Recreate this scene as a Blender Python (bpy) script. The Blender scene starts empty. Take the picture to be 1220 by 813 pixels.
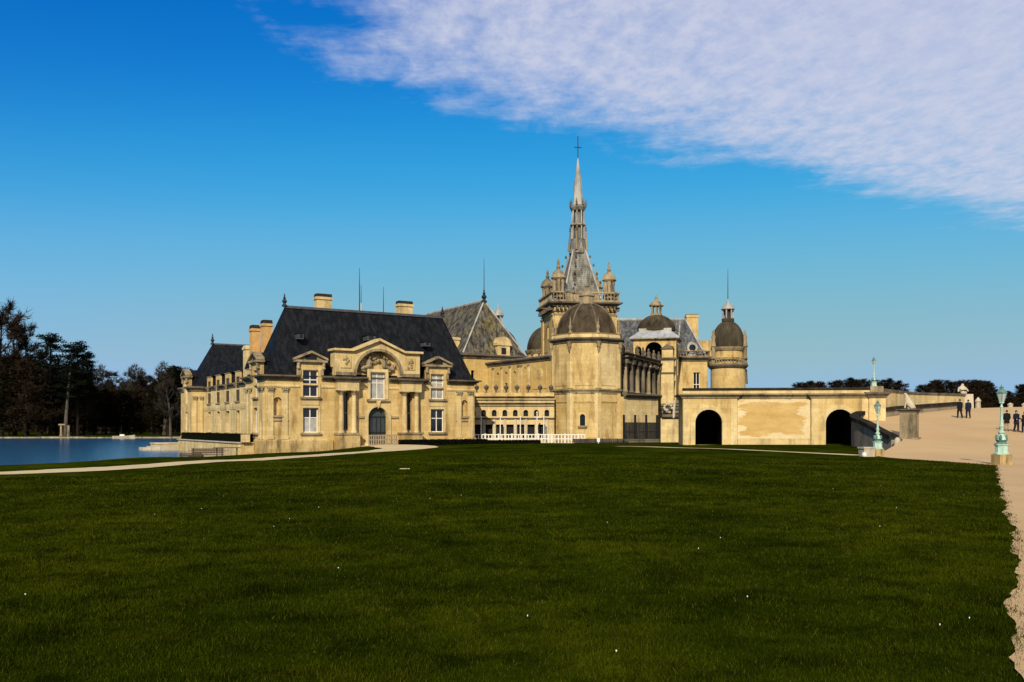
import bpy, bmesh, math, random
import numpy as np
from mathutils import Vector, Matrix
R = math.radians
sc = bpy.context.scene
col = sc.collection

# ------------------------------------------------------------------ camera
cam_d = bpy.data.cameras.new('camera')
cam = bpy.data.objects.new('camera', cam_d); col.objects.link(cam)
cam.location = (0, 0, 1.7); cam.rotation_euler = (R(90), 0, 0)
cam_d.sensor_width = 36.0; cam_d.lens = 36.0*1100/1220
cam_d.shift_y = 101.5/1220
cam_d.clip_start = 0.1; cam_d.clip_end = 8000
sc.camera = cam

# ------------------------------------------------------------------ sky and sun
SUN_EL = 31.0
SUN_DIR = Vector((-0.17*math.cos(R(SUN_EL)), -0.985*math.cos(R(SUN_EL)), math.sin(R(SUN_EL))))
world = bpy.data.worlds.new('World'); sc.world = world; world.use_nodes = True
wn = world.node_tree.nodes; wl = world.node_tree.links
wn.clear()
def W_(t, **kw):
    n = wn.new(t)
    for k, v in kw.items(): setattr(n, k, v)
    return n
def wmath(op, a, b=None, c=None):
    n = W_('ShaderNodeMath', operation=op)
    for i, v in enumerate((a, b, c)):
        if v is None: continue
        if isinstance(v, (int, float)): n.inputs[i].default_value = v
        else: wl.new(v, n.inputs[i])
    return n.outputs[0]
sky = W_('ShaderNodeTexSky', sky_type='NISHITA', sun_disc=False)
sky.sun_elevation = R(SUN_EL)
sky.sun_rotation = math.atan2(SUN_DIR.x, SUN_DIR.y)
sky.altitude = 100; sky.air_density = 1.0; sky.dust_density = 0.25; sky.ozone_density = 3.0
sc1 = W_('ShaderNodeVectorMath', operation='SCALE'); sc1.inputs['Scale'].default_value = 0.129; wl.new(sky.outputs[0], sc1.inputs[0])
hs = W_('ShaderNodeHueSaturation'); hs.inputs['Saturation'].default_value = 1.38
hs.inputs['Hue'].default_value = 0.487; hs.inputs['Value'].default_value = 1.0
wl.new(sc1.outputs[0], hs.inputs['Color'])
cv = W_('ShaderNodeRGBCurve'); wl.new(hs.outputs[0], cv.inputs['Color'])
for ci, pts_ in enumerate((((0, 0), (0.031, 0.004), (0.075, 0.03), (0.18, 0.135), (0.45, 0.255), (1, 0.30)), ((0, 0), (0.25, 0.165), (0.41, 0.345), (0.57, 0.445), (0.9, 0.49), (1, 0.495)), ((0, 0), (0.54, 0.575), (0.76, 0.715), (0.92, 0.725), (1, 0.69)))):
    c_ = cv.mapping.curves[ci]
    while len(c_.points) < len(pts_): c_.points.new(0.5, 0.5)
    for p_, (a_, b_) in zip(c_.points, pts_): p_.location = (a_, b_)
cv.mapping.use_clip = True; cv.mapping.update()
sc2_ = W_('ShaderNodeVectorMath', operation='SCALE'); sc2_.inputs['Scale'].default_value = 1/0.129; wl.new(cv.outputs[0], sc2_.inputs[0])
tc = W_('ShaderNodeTexCoord'); sep = W_('ShaderNodeSeparateXYZ'); wl.new(tc.outputs['Generated'], sep.inputs[0])
zc = wmath('MAXIMUM', sep.outputs[2], 0.04)
cx = wmath('DIVIDE', sep.outputs[0], zc); cy = wmath('DIVIDE', sep.outputs[1], zc)
comb = W_('ShaderNodeCombineXYZ'); wl.new(cx, comb.inputs[0]); wl.new(cy, comb.inputs[1])
def wnoise(scale, detail, rough, stretch=(1, 1, 1), rot=0.0, dist=0.0):
    m = W_('ShaderNodeMapping'); m.inputs['Scale'].default_value = stretch; m.inputs['Rotation'].default_value = (0, 0, rot)
    wl.new(comb.outputs[0], m.inputs[0])
    n = W_('ShaderNodeTexNoise'); n.inputs['Scale'].default_value = scale; n.inputs['Detail'].default_value = detail
    n.inputs['Roughness'].default_value = rough; n.inputs['Distortion'].default_value = dist
    wl.new(m.outputs[0], n.inputs['Vector']); return n.outputs['Fac']
n_big = wnoise(1.6, 6, 0.6); n_mid = wnoise(7, 6, 0.62, (1, 0.6, 1), R(30), 0.4)
n_rip = wnoise(13, 7, 0.66, (1.0, 0.62, 1), R(-30), 0.15); n_fib = wnoise(5, 8, 0.7, (0.5, 1.3, 1), R(30), 0.2)
# the cloud sheet: everything on the near side of a straight front, thinning to a ragged rim
front = wmath('SUBTRACT', wmath('ADD', 3.12, wmath('MULTIPLY', cx, 0.63)), cy)
side = wmath('MULTIPLY', wmath('ADD', cx, 0.62), 0.9)
e = wmath('MINIMUM', front, side)
e = wmath('ADD', e, wmath('MULTIPLY', wmath('SUBTRACT', n_big, 0.5), 1.1))
e = wmath('ADD', e, wmath('MULTIPLY', wmath('SUBTRACT', n_mid, 0.5), 0.55))
e = wmath('ADD', e, wmath('MULTIPLY', wmath('SUBTRACT', n_fib, 0.5), 0.5))
body = W_('ShaderNodeMapRange', interpolation_type='SMOOTHSTEP'); wl.new(e, body.inputs['Value'])
body.inputs['From Min'].default_value = 0.02; body.inputs['From Max'].default_value = 0.6
rip = W_('ShaderNodeMapRange'); wl.new(n_rip, rip.inputs['Value'])
rip.inputs['From Min'].default_value = 0.32; rip.inputs['From Max'].default_value = 0.62
rip.inputs['To Min'].default_value = 0.55; rip.inputs['To Max'].default_value = 1.0
thick = W_('ShaderNodeMapRange', interpolation_type='SMOOTHSTEP'); wl.new(e, thick.inputs['Value'])
thick.inputs['From Min'].default_value = 0.3; thick.inputs['From Max'].default_value = 1.5
rmix = wmath('ADD', wmath('MULTIPLY', rip.outputs[0], wmath('SUBTRACT', 1.0, wmath('MULTIPLY', thick.outputs[0], 0.55))), wmath('MULTIPLY', thick.outputs[0], 0.55))
dens = wmath('MULTIPLY', wmath('MULTIPLY', body.outputs[0], rmix), 0.93)
mixc = W_('ShaderNodeMix', data_type='RGBA'); wl.new(dens, mixc.inputs['Factor'])
wl.new(sc2_.outputs[0], mixc.inputs['A']); mixc.inputs['B'].default_value = (4.6, 4.85, 6.0, 1)
bg = W_('ShaderNodeBackground'); bg.inputs['Strength'].default_value = 0.105
wl.new(mixc.outputs['Result'], bg.inputs['Color'])
out = W_('ShaderNodeOutputWorld'); wl.new(bg.outputs[0], out.inputs[0])

sun_d = bpy.data.lights.new('sun', 'SUN'); sun_d.energy = 4.2; sun_d.angle = R(0.5); sun_d.color = (1.0, 0.89, 0.72)
sun = bpy.data.objects.new('sun', sun_d); col.objects.link(sun)
sun.rotation_euler = (-SUN_DIR).to_track_quat('-Z', 'Y').to_euler(); sun.location = (-40, -60, 80)
sc.view_settings.view_transform = 'Standard'; sc.view_settings.look = 'None'
sc.view_settings.exposure = 0.3; sc.view_settings.gamma = 1.0; sc.view_settings.use_curve_mapping = False

# ------------------------------------------------------------------ materials
MATS = {}
def new_mat(name):
    m = bpy.data.materials.new(name); m.use_nodes = True; MATS[name] = m
    nt = m.node_tree; return m, nt.nodes, nt.links, nt.nodes['Principled BSDF']
def ramp(nodes, links, fac, stops):
    r = nodes.new('ShaderNodeValToRGB'); links.new(fac, r.inputs[0])
    while len(r.color_ramp.elements) < len(stops): r.color_ramp.elements.new(0.5)
    for e_, (p, c) in zip(r.color_ramp.elements, stops):
        e_.position = p; e_.color = (c[0], c[1], c[2], 1) if not isinstance(c, (int, float)) else (c, c, c, 1)
    return r.outputs[0]
def noise(nodes, links, scale, detail=5, rough=0.6, stretch=None, vec=None, coord='Object'):
    n = nodes.new('ShaderNodeTexNoise'); n.inputs['Scale'].default_value = scale
    n.inputs['Detail'].default_value = detail; n.inputs['Roughness'].default_value = rough
    if vec is None:
        t = nodes.new('ShaderNodeTexCoord'); vec = t.outputs[coord]
    if stretch:
        mp = nodes.new('ShaderNodeMapping'); mp.inputs['Scale'].default_value = stretch
        links.new(vec, mp.inputs[0]); vec = mp.outputs[0]
    links.new(vec, n.inputs['Vector']); return n.outputs['Fac']
def mixrgb(nodes, links, fac, a, b, blend='MIX'):
    m = nodes.new('ShaderNodeMix'); m.data_type = 'RGBA'; m.blend_type = blend
    for i, v in (('Factor', fac), ('A', a), ('B', b)):
        if isinstance(v, (int, float)): m.inputs[i].default_value = v
        elif isinstance(v, tuple): m.inputs[i].default_value = (*v, 1)
        else: links.new(v, m.inputs[i])
    return m.outputs['Result']
def bump(nodes, links, bsdf, h, strength, dist=0.02):
    b = nodes.new('ShaderNodeBump'); b.inputs['Strength'].default_value = strength; b.inputs['Distance'].default_value = dist
    links.new(h, b.inputs['Height']); links.new(b.outputs[0], bsdf.inputs['Normal'])
def simple(name, base, var=0.25, scale=3.0, rough=0.7, bumps=0.3, metal=0.0, stretch=None, bdist=0.02):
    m, n, l, b = new_mat(name)
    b.inputs['Specular IOR Level'].default_value = 0.0 if rough >= 0.8 else 0.3
    f = noise(n, l, scale, 6, 0.65, stretch)
    lo = tuple(c*(1-var) for c in base); hi = tuple(min(1, c*(1+var)) for c in base)
    c = ramp(n, l, f, [(0.3, lo), (0.7, hi)]); l.new(c, b.inputs['Base Color'])
    b.inputs['Roughness'].default_value = rough; b.inputs['Metallic'].default_value = metal
    if bumps: bump(n, l, b, noise(n, l, scale*6, 4, 0.6), bumps, bdist)
    return m
def stone(name, a, b_, stain, stain_amt=0.5, joints=True, blocks=(0.9, 0.42)):
    m, n, l, b = new_mat(name)
    t = n.new('ShaderNodeTexCoord'); o = t.outputs['Object']
    c = ramp(n, l, noise(n, l, 0.35, 6, 0.6, vec=o), [(0.32, a), (0.68, b_)])
    fine = noise(n, l, 5.0, 6, 0.7, vec=o)
    c = mixrgb(n, l, 0.5, c, ramp(n, l, fine, [(0.25, 0.55), (0.75, 1.0)]), 'MULTIPLY')
    hgt = fine
    if joints:
        s = n.new('ShaderNodeSeparateXYZ'); l.new(o, s.inputs[0])
        ad = n.new('ShaderNodeMath'); ad.operation = 'ADD'; l.new(s.outputs[0], ad.inputs[0]); l.new(s.outputs[1], ad.inputs[1])
        cb = n.new('ShaderNodeCombineXYZ'); l.new(ad.outputs[0], cb.inputs[0]); l.new(s.outputs[2], cb.inputs[1])
        br = n.new('ShaderNodeTexBrick'); l.new(cb.outputs[0], br.inputs['Vector'])
        br.inputs['Scale'].default_value = 1.0; br.inputs['Brick Width'].default_value = blocks[0]; br.inputs['Row Height'].default_value = blocks[1]
        br.inputs['Mortar Size'].default_value = 0.012; br.inputs['Color1'].default_value = (1, 1, 1, 1)
        br.inputs['Color2'].default_value = (0.80, 0.76, 0.68, 1); br.inputs['Mortar'].default_value = (0.72, 0.66, 0.56, 1)
        c = mixrgb(n, l, 0.75, c, br.outputs['Color'], 'MULTIPLY')
    st = noise(n, l, 0.9, 7, 0.7, (1.3, 1.3, 0.28), o)
    sf = ramp(n, l, st, [(0.49, 0.0), (0.66, stain_amt)])
    c = mixrgb(n, l, sf, c, stain)
    c = mixrgb(n, l, ramp(n, l, noise(n, l, 2.6, 8, 0.75, vec=o), [(0.56, 0.0), (0.72, 0.6)]), c, stain)
    l.new(c, b.inputs['Base Color']); b.inputs['Roughness'].default_value = 0.88
    b.inputs['Specular IOR Level'].default_value = 0.2
    bump(n, l, b, fine, 0.35, 0.03)
    return m
stone('limestone', (0.56, 0.375, 0.135), (0.71, 0.535, 0.235), (0.20, 0.125, 0.045), 0.8)
stone('limestone_pale', (0.63, 0.465, 0.20), (0.76, 0.60, 0.305), (0.26, 0.185, 0.09), 0.75)
stone('limestone_ochre', (0.55, 0.365, 0.115), (0.67, 0.49, 0.19), (0.26, 0.16, 0.06), 0.45)
stone('weathered_stone', (0.19, 0.145, 0.08), (0.43, 0.335, 0.19), (0.045, 0.037, 0.026), 0.9, False)
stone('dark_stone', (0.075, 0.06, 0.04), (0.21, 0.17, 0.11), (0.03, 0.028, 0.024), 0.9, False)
stone('plinth_stone', (0.45, 0.30, 0.10), (0.64, 0.47, 0.21), (0.13, 0.09, 0.04), 0.95, True, (1.1, 0.5))
stone('statue_stone', (0.46, 0.38, 0.26), (0.60, 0.51, 0.36), (0.22, 0.19, 0.14), 0.6, False)
stone('parapet_stone', (0.23, 0.19, 0.13), (0.34, 0.29, 0.20), (0.08, 0.07, 0.05), 0.9, True)

m, n, l, b = new_mat('patched_wall')
t = n.new('ShaderNodeTexCoord'); o = t.outputs['Object']; s = n.new('ShaderNodeSeparateXYZ'); l.new(o, s.inputs[0])
def _mm(op, a, b2):
    q = n.new('ShaderNodeMath'); q.operation = op
    for i, v in enumerate((a, b2)):
        if isinstance(v, (int, float)): q.inputs[i].default_value = v
        else: l.new(v, q.inputs[i])
    return q.outputs[0]
dx = _mm('DIVIDE', _mm('ABSOLUTE', _mm('SUBTRACT', s.outputs[0], 8.2), 0), 3.3); dz = _mm('DIVIDE', _mm('ABSOLUTE', _mm('SUBTRACT', s.outputs[2], 2.35), 0), 1.75)
dd = _mm('ADD', _mm('MAXIMUM', dx, dz), _mm('MULTIPLY', _mm('SUBTRACT', noise(n, l, 1.1, 6, 0.65, (0.35, 1, 1.6), o), 0.5), 1.5))
och = ramp(n, l, noise(n, l, 0.9, 6, 0.65, (0.5, 1, 1.8), o), [(0.3, (0.46, 0.28, 0.075)), (0.7, (0.62, 0.42, 0.15))])
pal = ramp(n, l, noise(n, l, 0.6, 6, 0.65, vec=o), [(0.3, (0.62, 0.47, 0.23)), (0.7, (0.74, 0.60, 0.34))])
c = mixrgb(n, l, ramp(n, l, dd, [(0.80, 0.0), (0.90, 1.0)]), och, pal)
c = mixrgb(n, l, 0.5, c, ramp(n, l, noise(n, l, 5.0, 6, 0.7, vec=o), [(0.25, 0.6), (0.75, 1.0)]), 'MULTIPLY')
l.new(c, b.inputs['Base Color']); b.inputs['Roughness'].default_value = 0.9; bump(n, l, b, noise(n, l, 6, 5, 0.7, vec=o), 0.4, 0.03)
def roof_mat(name, a, b_, patch=None, patch_pos=(0.5, 0.7), rough=0.55, streak=None, row=0.28):
    m, n, l, b = new_mat(name)
    t = n.new('ShaderNodeTexCoord'); o = t.outputs['Object']
    c = ramp(n, l, noise(n, l, 1.3, 7, 0.7, (1, 1, 0.35), o), [(0.3, a), (0.7, b_)])
    if patch: c = mixrgb(n, l, ramp(n, l, noise(n, l, 0.55, 7, 0.72, vec=o), [(patch_pos[0], 0.0), (patch_pos[1], 0.85)]), c, patch)
    if streak: c = mixrgb(n, l, ramp(n, l, noise(n, l, 2.2, 4, 0.6, (1.2, 1.2, 0.12), o), [(0.46, 0.0), (0.60, 0.85)]), c, streak)
    s = n.new('ShaderNodeSeparateXYZ'); l.new(o, s.inputs[0])
    ad = n.new('ShaderNodeMath'); ad.operation = 'ADD'; l.new(s.outputs[0], ad.inputs[0]); l.new(s.outputs[1], ad.inputs[1])
    cb = n.new('ShaderNodeCombineXYZ'); l.new(ad.outputs[0], cb.inputs[0]); l.new(s.outputs[2], cb.inputs[1])
    br = n.new('ShaderNodeTexBrick'); l.new(cb.outputs[0], br.inputs['Vector'])
    br.inputs['Scale'].default_value = 1.0; br.inputs['Brick Width'].default_value = 0.34; br.inputs['Row Height'].default_value = row
    br.inputs['Mortar Size'].default_value = 0.015; br.inputs['Color1'].default_value = (1, 1, 1, 1)
    br.inputs['Color2'].default_value = (0.62, 0.62, 0.64, 1); br.inputs['Mortar'].default_value = (0.35, 0.35, 0.36, 1)
    c = mixrgb(n, l, 0.75, c, br.outputs['Color'], 'MULTIPLY')
    l.new(c, b.inputs['Base Color']); b.inputs['Roughness'].default_value = rough
    b.inputs['Specular IOR Level'].default_value = 0.12
    bump(n, l, b, br.outputs['Fac'], 0.25, 0.02)
    return m
roof_mat('slate', (0.0022, 0.0027, 0.0038), (0.0080, 0.0094, 0.0125), None, rough=0.75, streak=(0.016, 0.0175, 0.020))
roof_mat('lichen_slate', (0.045, 0.042, 0.034), (0.20, 0.18, 0.14), (0.27, 0.205, 0.05), (0.48, 0.66), 0.8, (0.02, 0.019, 0.017))
roof_mat('grey_slate', (0.07, 0.075, 0.08), (0.18, 0.185, 0.185), (0.10, 0.10, 0.07), (0.5, 0.7), 0.7, (0.04, 0.04, 0.04))
roof_mat('spire_slate', (0.11, 0.105, 0.08), (0.22, 0.205, 0.16), (0.05, 0.048, 0.04), (0.48, 0.66), 0.8, (0.30, 0.29, 0.25))
simple('lead', (0.30, 0.31, 0.315), 0.35, 1.2, 0.55, 0.2, stretch=(1, 1, 0.4))
simple('pale_lead', (0.30, 0.285, 0.24), 0.5, 1.2, 0.6, 0.2, stretch=(1, 1, 0.4))
simple('dome_brown', (0.060, 0.045, 0.028), 0.7, 1.0, 0.9, 0.3, stretch=(1, 1, 0.4))
simple('dome_dark', (0.055, 0.045, 0.030), 0.7, 0.9, 0.85, 0.3, stretch=(1, 1, 0.4))
simple('dark_lead', (0.055, 0.058, 0.064), 0.4, 2, 0.6, 0.2)
simple('black_coping', (0.028, 0.025, 0.020), 0.6, 1.5, 0.95, 0.4)
simple('painted_shade', (0.022, 0.019, 0.014), 0.6, 1.5, 0.95, 0.4)  # near-black colour stands in for the shade inside the arches
simple('iron', (0.02, 0.021, 0.022), 0.3, 4, 0.5, 0.1, 0.3)
simple('soot_cap', (0.03, 0.026, 0.022), 0.4, 3, 0.9, 0.3)
simple('brick_stack', (0.50, 0.30, 0.115), 0.2, 2.0, 0.85, 0.4)
simple('white_paint', (0.68, 0.63, 0.52), 0.12, 3, 0.5, 0.1)
simple('green_paint', (0.37, 0.52, 0.41), 0.28, 5, 0.5, 0.25)
simple('green_dark', (0.10, 0.19, 0.15), 0.4, 5, 0.5, 0.25)
simple('door_wood', (0.035, 0.045, 0.045), 0.3, 3, 0.5, 0.2, stretch=(4, 4, 0.5))
simple('old_wood', (0.065, 0.048, 0.032), 0.4, 5, 0.85, 0.4, stretch=(4, 4, 0.5))
simple('pale_wood', (0.28, 0.215, 0.14), 0.3, 5, 0.85, 0.3)
simple('hedge_leaf', (0.0065, 0.0075, 0.004), 0.6, 9, 0.85, 0.5)
simple('hedge_leaf_pale', (0.012, 0.014, 0.007), 0.5, 9, 0.8, 0.5)
simple('bark', (0.020, 0.016, 0.012), 0.4, 1.2, 0.95, 0.5, bdist=0.05)
simple('pale_bark', (0.085, 0.072, 0.055), 0.4, 1.2, 0.95, 0.4, bdist=0.05)
simple('twigs', (0.024, 0.016, 0.0095), 0.5, 0.35, 0.95, 0)
simple('twigs_grey', (0.035, 0.029, 0.021), 0.4, 0.35, 0.95, 0)
simple('needles', (0.006, 0.008, 0.0045), 0.5, 0.5, 0.9, 0)
simple('ivy', (0.012, 0.0105, 0.005), 0.5, 0.5, 0.9, 0)
simple('skin', (0.45, 0.28, 0.20), 0.08, 6, 0.55, 0)
simple('hair', (0.03, 0.02, 0.014), 0.3, 20, 0.6, 0.2)
simple('coat_black', (0.012, 0.012, 0.014), 0.3, 8, 0.85, 0.2)
simple('coat_navy', (0.014, 0.017, 0.030), 0.3, 8, 0.85, 0.2)
simple('trousers_dark', (0.016, 0.016, 0.02), 0.3, 8, 0.85, 0.2)
simple('trousers_tan', (0.30, 0.21, 0.14), 0.2, 8, 0.85, 0.2)
simple('shoe', (0.02, 0.017, 0.015), 0.2, 8, 0.5, 0)
def glass(name, base, rough):
    m, n, l, b = new_mat(name)
    c = ramp(n, l, noise(n, l, 1.1, 3, 0.5), [(0.3, tuple(x*0.5 for x in base)), (0.7, base)])
    l.new(c, b.inputs['Base Color']); b.inputs['Roughness'].default_value = rough
    b.inputs['Specular IOR Level'].default_value = 0.5
glass('dark_glass', (0.012, 0.014, 0.018), 0.08)
glass('curtained_glass', (0.42, 0.41, 0.36), 0.25)
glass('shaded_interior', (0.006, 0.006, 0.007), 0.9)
glass('lantern_glass', (0.42, 0.47, 0.43), 0.15)
m, n, l, b = new_mat('gravel')
c = ramp(n, l, noise(n, l, 0.12, 6, 0.6), [(0.3, (0.50, 0.315, 0.125)), (0.7, (0.60, 0.40, 0.17))])
c = mixrgb(n, l, 0.6, c, ramp(n, l, noise(n, l, 9, 5, 0.75), [(0.2, 0.6), (0.8, 1.0)]), 'MULTIPLY')
c = mixrgb(n, l, ramp(n, l, noise(n, l, 0.5, 5, 0.6, (0.2, 2.0, 1)), [(0.45, 0.0), (0.7, 0.55)]), c, (0.43, 0.275, 0.125))
l.new(c, b.inputs['Base Color']); b.inputs['Roughness'].default_value = 0.95; bump(n, l, b, noise(n, l, 40, 4, 0.7), 0.6, 0.02)
m, n, l, b = new_mat('path_sand')
c = ramp(n, l, noise(n, l, 0.5, 6, 0.65), [(0.3, (0.52, 0.385, 0.175)), (0.7, (0.64, 0.50, 0.26))])
c = mixrgb(n, l, 0.6, c, ramp(n, l, noise(n, l, 9, 5, 0.75), [(0.2, 0.65), (0.8, 1.0)]), 'MULTIPLY')
l.new(c, b.inputs['Base Color']); b.inputs['Roughness'].default_value = 0.95; bump(n, l, b, noise(n, l, 30, 4, 0.7), 0.5, 0.02)
def grass_color(n, l, blade):
    t = n.new('ShaderNodeTexCoord'); o = t.outputs['Object']
    c = ramp(n, l, noise(n, l, 0.22, 7, 0.66, vec=o), [(0.34, (0.010, 0.0165, 0.0008)), (0.50, (0.027, 0.038, 0.0012)), (0.66, (0.052, 0.062, 0.0020))])
    c = mixrgb(n, l, ramp(n, l, noise(n, l, 1.4, 6, 0.7, vec=o), [(0.47, 0.0), (0.64, 0.8)]), c, (0.0065, 0.011, 0.0007))
    c = mixrgb(n, l, ramp(n, l, noise(n, l, 0.5, 5, 0.7, (1, 2.2, 1), o), [(0.58, 0.0), (0.76, 0.55)]), c, (0.072, 0.060, 0.004))
    return c, o
m, n, l, b = new_mat('lawn_ground')
c, o = grass_color(n, l, False)
g = noise(n, l, 14, 6, 0.8, vec=o)
c = mixrgb(n, l, 0.75, c, ramp(n, l, g, [(0.25, 0.45), (0.75, 1.0)]), 'MULTIPLY')
l.new(c, b.inputs['Base Color']); b.inputs['Roughness'].default_value = 1.0; b.inputs['Specular IOR Level'].default_value = 0.0
bump(n, l, b, noise(n, l, 11, 6, 0.8, vec=o), 0.7, 0.05)
m, n, l, b = new_mat('grass_blade')
c, o = grass_color(n, l, True)
gi = n.new('ShaderNodeNewGeometry')
c = mixrgb(n, l, 0.85, c, ramp(n, l, gi.outputs['Random Per Island'], [(0.0, 0.45), (0.7, 1.0), (1.0, 1.0)]), 'MULTIPLY')
c = mixrgb(n, l, ramp(n, l, gi.outputs['Random Per Island'], [(0.93, 0.0), (0.96, 0.6)]), c, (0.075, 0.062, 0.012))
l.new(c, b.inputs['Base Color']); b.inputs['Roughness'].default_value = 1.0; b.inputs['Specular IOR Level'].default_value = 0.0
m, n, l, b = new_mat('lake_water')
b.inputs['Base Color'].default_value = (0.020, 0.085, 0.165, 1); b.inputs['Roughness'].default_value = 0.16
b.inputs['IOR'].default_value = 1.33; b.inputs['Specular IOR Level'].default_value = 0.7
bump(n, l, b, noise(n, l, 0.9, 6, 0.6, (0.5, 1.6, 1)), 0.35, 0.1)
simple('daisy_white', (0.75, 0.75, 0.70), 0.1, 5, 0.7, 0)

# ------------------------------------------------------------------ builders
def tag(o, label=None, cat=None, group=None, kind=None):
    for k, v in (('label', label), ('category', cat), ('group', group), ('kind', kind)):
        if v: o[k] = v
    return o
def thing(name, label, cat, loc=(0, 0, 0), rz=0.0, group=None):
    o = bpy.data.objects.new(name, None); col.objects.link(o)
    o.empty_display_size = 0.3; o.location = loc; o.rotation_euler = (0, 0, rz)
    return tag(o, label, cat, group)
class Wall:
    """a vertical plane: a runs left to right as seen from outside, b goes inward"""
    def __init__(s, x, y, deg):
        s.x, s.y = x, y; s.c, s.s = math.cos(R(deg)), math.sin(R(deg))
    def __call__(s, a, b, z): return (s.x + a*s.c - b*s.s, s.y + a*s.s + b*s.c, z)
ID = Wall(0, 0, 0)
class MB:
    def __init__(s, wall=ID): s.v, s.f, s.w = [], [], wall
    def p(s, *pts):
        i = len(s.v); s.v += [s.w(*q) for q in pts]; return i
    def face(s, *pts):
        i = s.p(*pts); s.f.append(tuple(range(i, i+len(pts)))); return s
    def box(s, a0, a1, b0, b1, z0, z1, taper=0.0):
        t = taper
        i = s.p((a0, b0, z0), (a1, b0, z0), (a1, b1, z0), (a0, b1, z0), (a0+t, b0+t, z1), (a1-t, b0+t, z1), (a1-t, b1-t, z1), (a0+t, b1-t, z1))
        s.f += [tuple(i+k for k in q) for q in ((0, 3, 2, 1), (4, 5, 6, 7), (0, 1, 5, 4), (1, 2, 6, 5), (2, 3, 7, 6), (3, 0, 4, 7))]
        return s
    def lathe(s, a, b, prof, n=12, ph=0.0, sy=1.0):
        i = len(s.v)
        for r, z in prof:
            for k in range(n):
                t = ph + 2*math.pi*k/n
                s.v.append(s.w(a + r*math.cos(t), b + r*sy*math.sin(t), z))
        for j in range(len(prof)-1):
            for k in range(n):
                k2 = (k+1) % n
                s.f.append((i+j*n+k, i+j*n+k2, i+(j+1)*n+k2, i+(j+1)*n+k))
        s.f.append(tuple(i+k for k in reversed(range(n)))); s.f.append(tuple(i+(len(prof)-1)*n+k for k in range(n)))
        return s
    def seg(s, p0, p1, r0, r1, n=6):
        p0, p1 = Vector(p0), Vector(p1); d = (p1-p0)
        if d.length < 1e-6: return s
        d.normalize(); x = d.orthogonal().normalized(); y = d.cross(x); i = len(s.v)
        for p, r in ((p0, r0), (p1, r1)):
            for k in range(n):
                t = 2*math.pi*k/n; q = p + x*(r*math.cos(t)) + y*(r*math.sin(t)); s.v.append(s.w(*q))
        for k in range(n): s.f.append((i+k, i+(k+1) % n, i+n+(k+1) % n, i+n+k))
        if n > 2:
            s.f.append(tuple(i+k for k in reversed(range(n)))); s.f.append(tuple(i+n+k for k in range(n)))
        return s
    def blob(s, c, r, n=7, m=5, rnd=None, jit=0.0):
        prof = []
        i = len(s.v); pts = 0
        for j in range(m+1):
            th = math.pi*j/m
            for k in range(n):
                f = 1 + (rnd.uniform(-jit, jit) if rnd else 0)
                t = 2*math.pi*k/n
                s.v.append(s.w(c[0]+r[0]*f*math.sin(th)*math.cos(t), c[1]+r[1]*f*math.sin(th)*math.sin(t), c[2]-r[2]*math.cos(th)))
        for j in range(m):
            for k in range(n): s.f.append((i+j*n+k, i+j*n+(k+1) % n, i+(j+1)*n+(k+1) % n, i+(j+1)*n+k))
        return s
    def sweep(s, path, prof, closed=False):
        N = len(path); P = [Vector((q[0], q[1])) for q in path]; i0 = len(s.v); m = len(prof)
        def nrm(a, b):
            d = (P[b]-P[a]).normalized(); return Vector((d.y, -d.x))
        for i in range(N):
            if closed: n1, n2 = nrm(i-1, i), nrm(i, (i+1) % N)
            else:
                n1 = nrm(i-1, i) if i > 0 else nrm(0, 1); n2 = nrm(i, i+1) if i < N-1 else n1
            mt = (n1+n2)/max(0.15, 1+n1.dot(n2))
            for o, z in prof: s.v.append(s.w(P[i].x+mt.x*o, P[i].y+mt.y*o, z))
        for i in range(N if closed else N-1):
            a, b = i0+i*m, i0+((i+1) % N)*m
            for k in range(m): s.f.append((a+k, b+k, b+(k+1) % m, a+(k+1) % m))
        if not closed:
            s.f.append(tuple(i0+k for k in range(m))); s.f.append(tuple(i0+(N-1)*m+k for k in reversed(range(m))))
        return s
    def wall(s, a0, a1, z0, z1, ops=(), t=0.35):
        A = sorted({a0, a1, *[o[0] for o in ops], *[o[1] for o in ops]}); Z = sorted({z0, z1, *[o[2] for o in ops], *[o[3] for o in ops]})
        A = [a for a in A if a0 <= a <= a1]; Z = [z for z in Z if z0 <= z <= z1]
        for i in range(len(A)-1):
            for j in range(len(Z)-1):
                ca, cz = (A[i]+A[i+1])/2, (Z[j]+Z[j+1])/2
                if any(o[0] < ca < o[1] and o[2] < cz < o[3] for o in ops): continue
                s.face((A[i], 0, Z[j]), (A[i+1], 0, Z[j]), (A[i+1], 0, Z[j+1]), (A[i], 0, Z[j+1]))
        for o in ops:
            x0, x1, y0, y1 = o[:4]; d = o[5] if len(o) > 5 else t
            s.face((x0, 0, y0), (x0, d, y0), (x1, d, y0), (x1, 0, y0))
            if len(o) > 4 and o[4]:
                r = (x1-x0)/2; zs = y1-r; c = (x0+x1)/2; K = 12
                arc = [(c-r*math.cos(math.pi*k/K), zs+r*math.sin(math.pi*k/K)) for k in range(K+1)]
                for k in range(K):
                    cor = (x0, 0, y1) if k < K/2 else (x1, 0, y1)
                    s.face((arc[k][0], 0, arc[k][1]), (arc[k+1][0], 0, arc[k+1][1]), cor)
                    s.face((arc[k][0], 0, arc[k][1]), (arc[k][0], d, arc[k][1]), (arc[k+1][0], d, arc[k+1][1]), (arc[k+1][0], 0, arc[k+1][1]))
                top = zs
            else:
                s.face((x0, 0, y1), (x1, 0, y1), (x1, d, y1), (x0, d, y1)); top = y1
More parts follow.
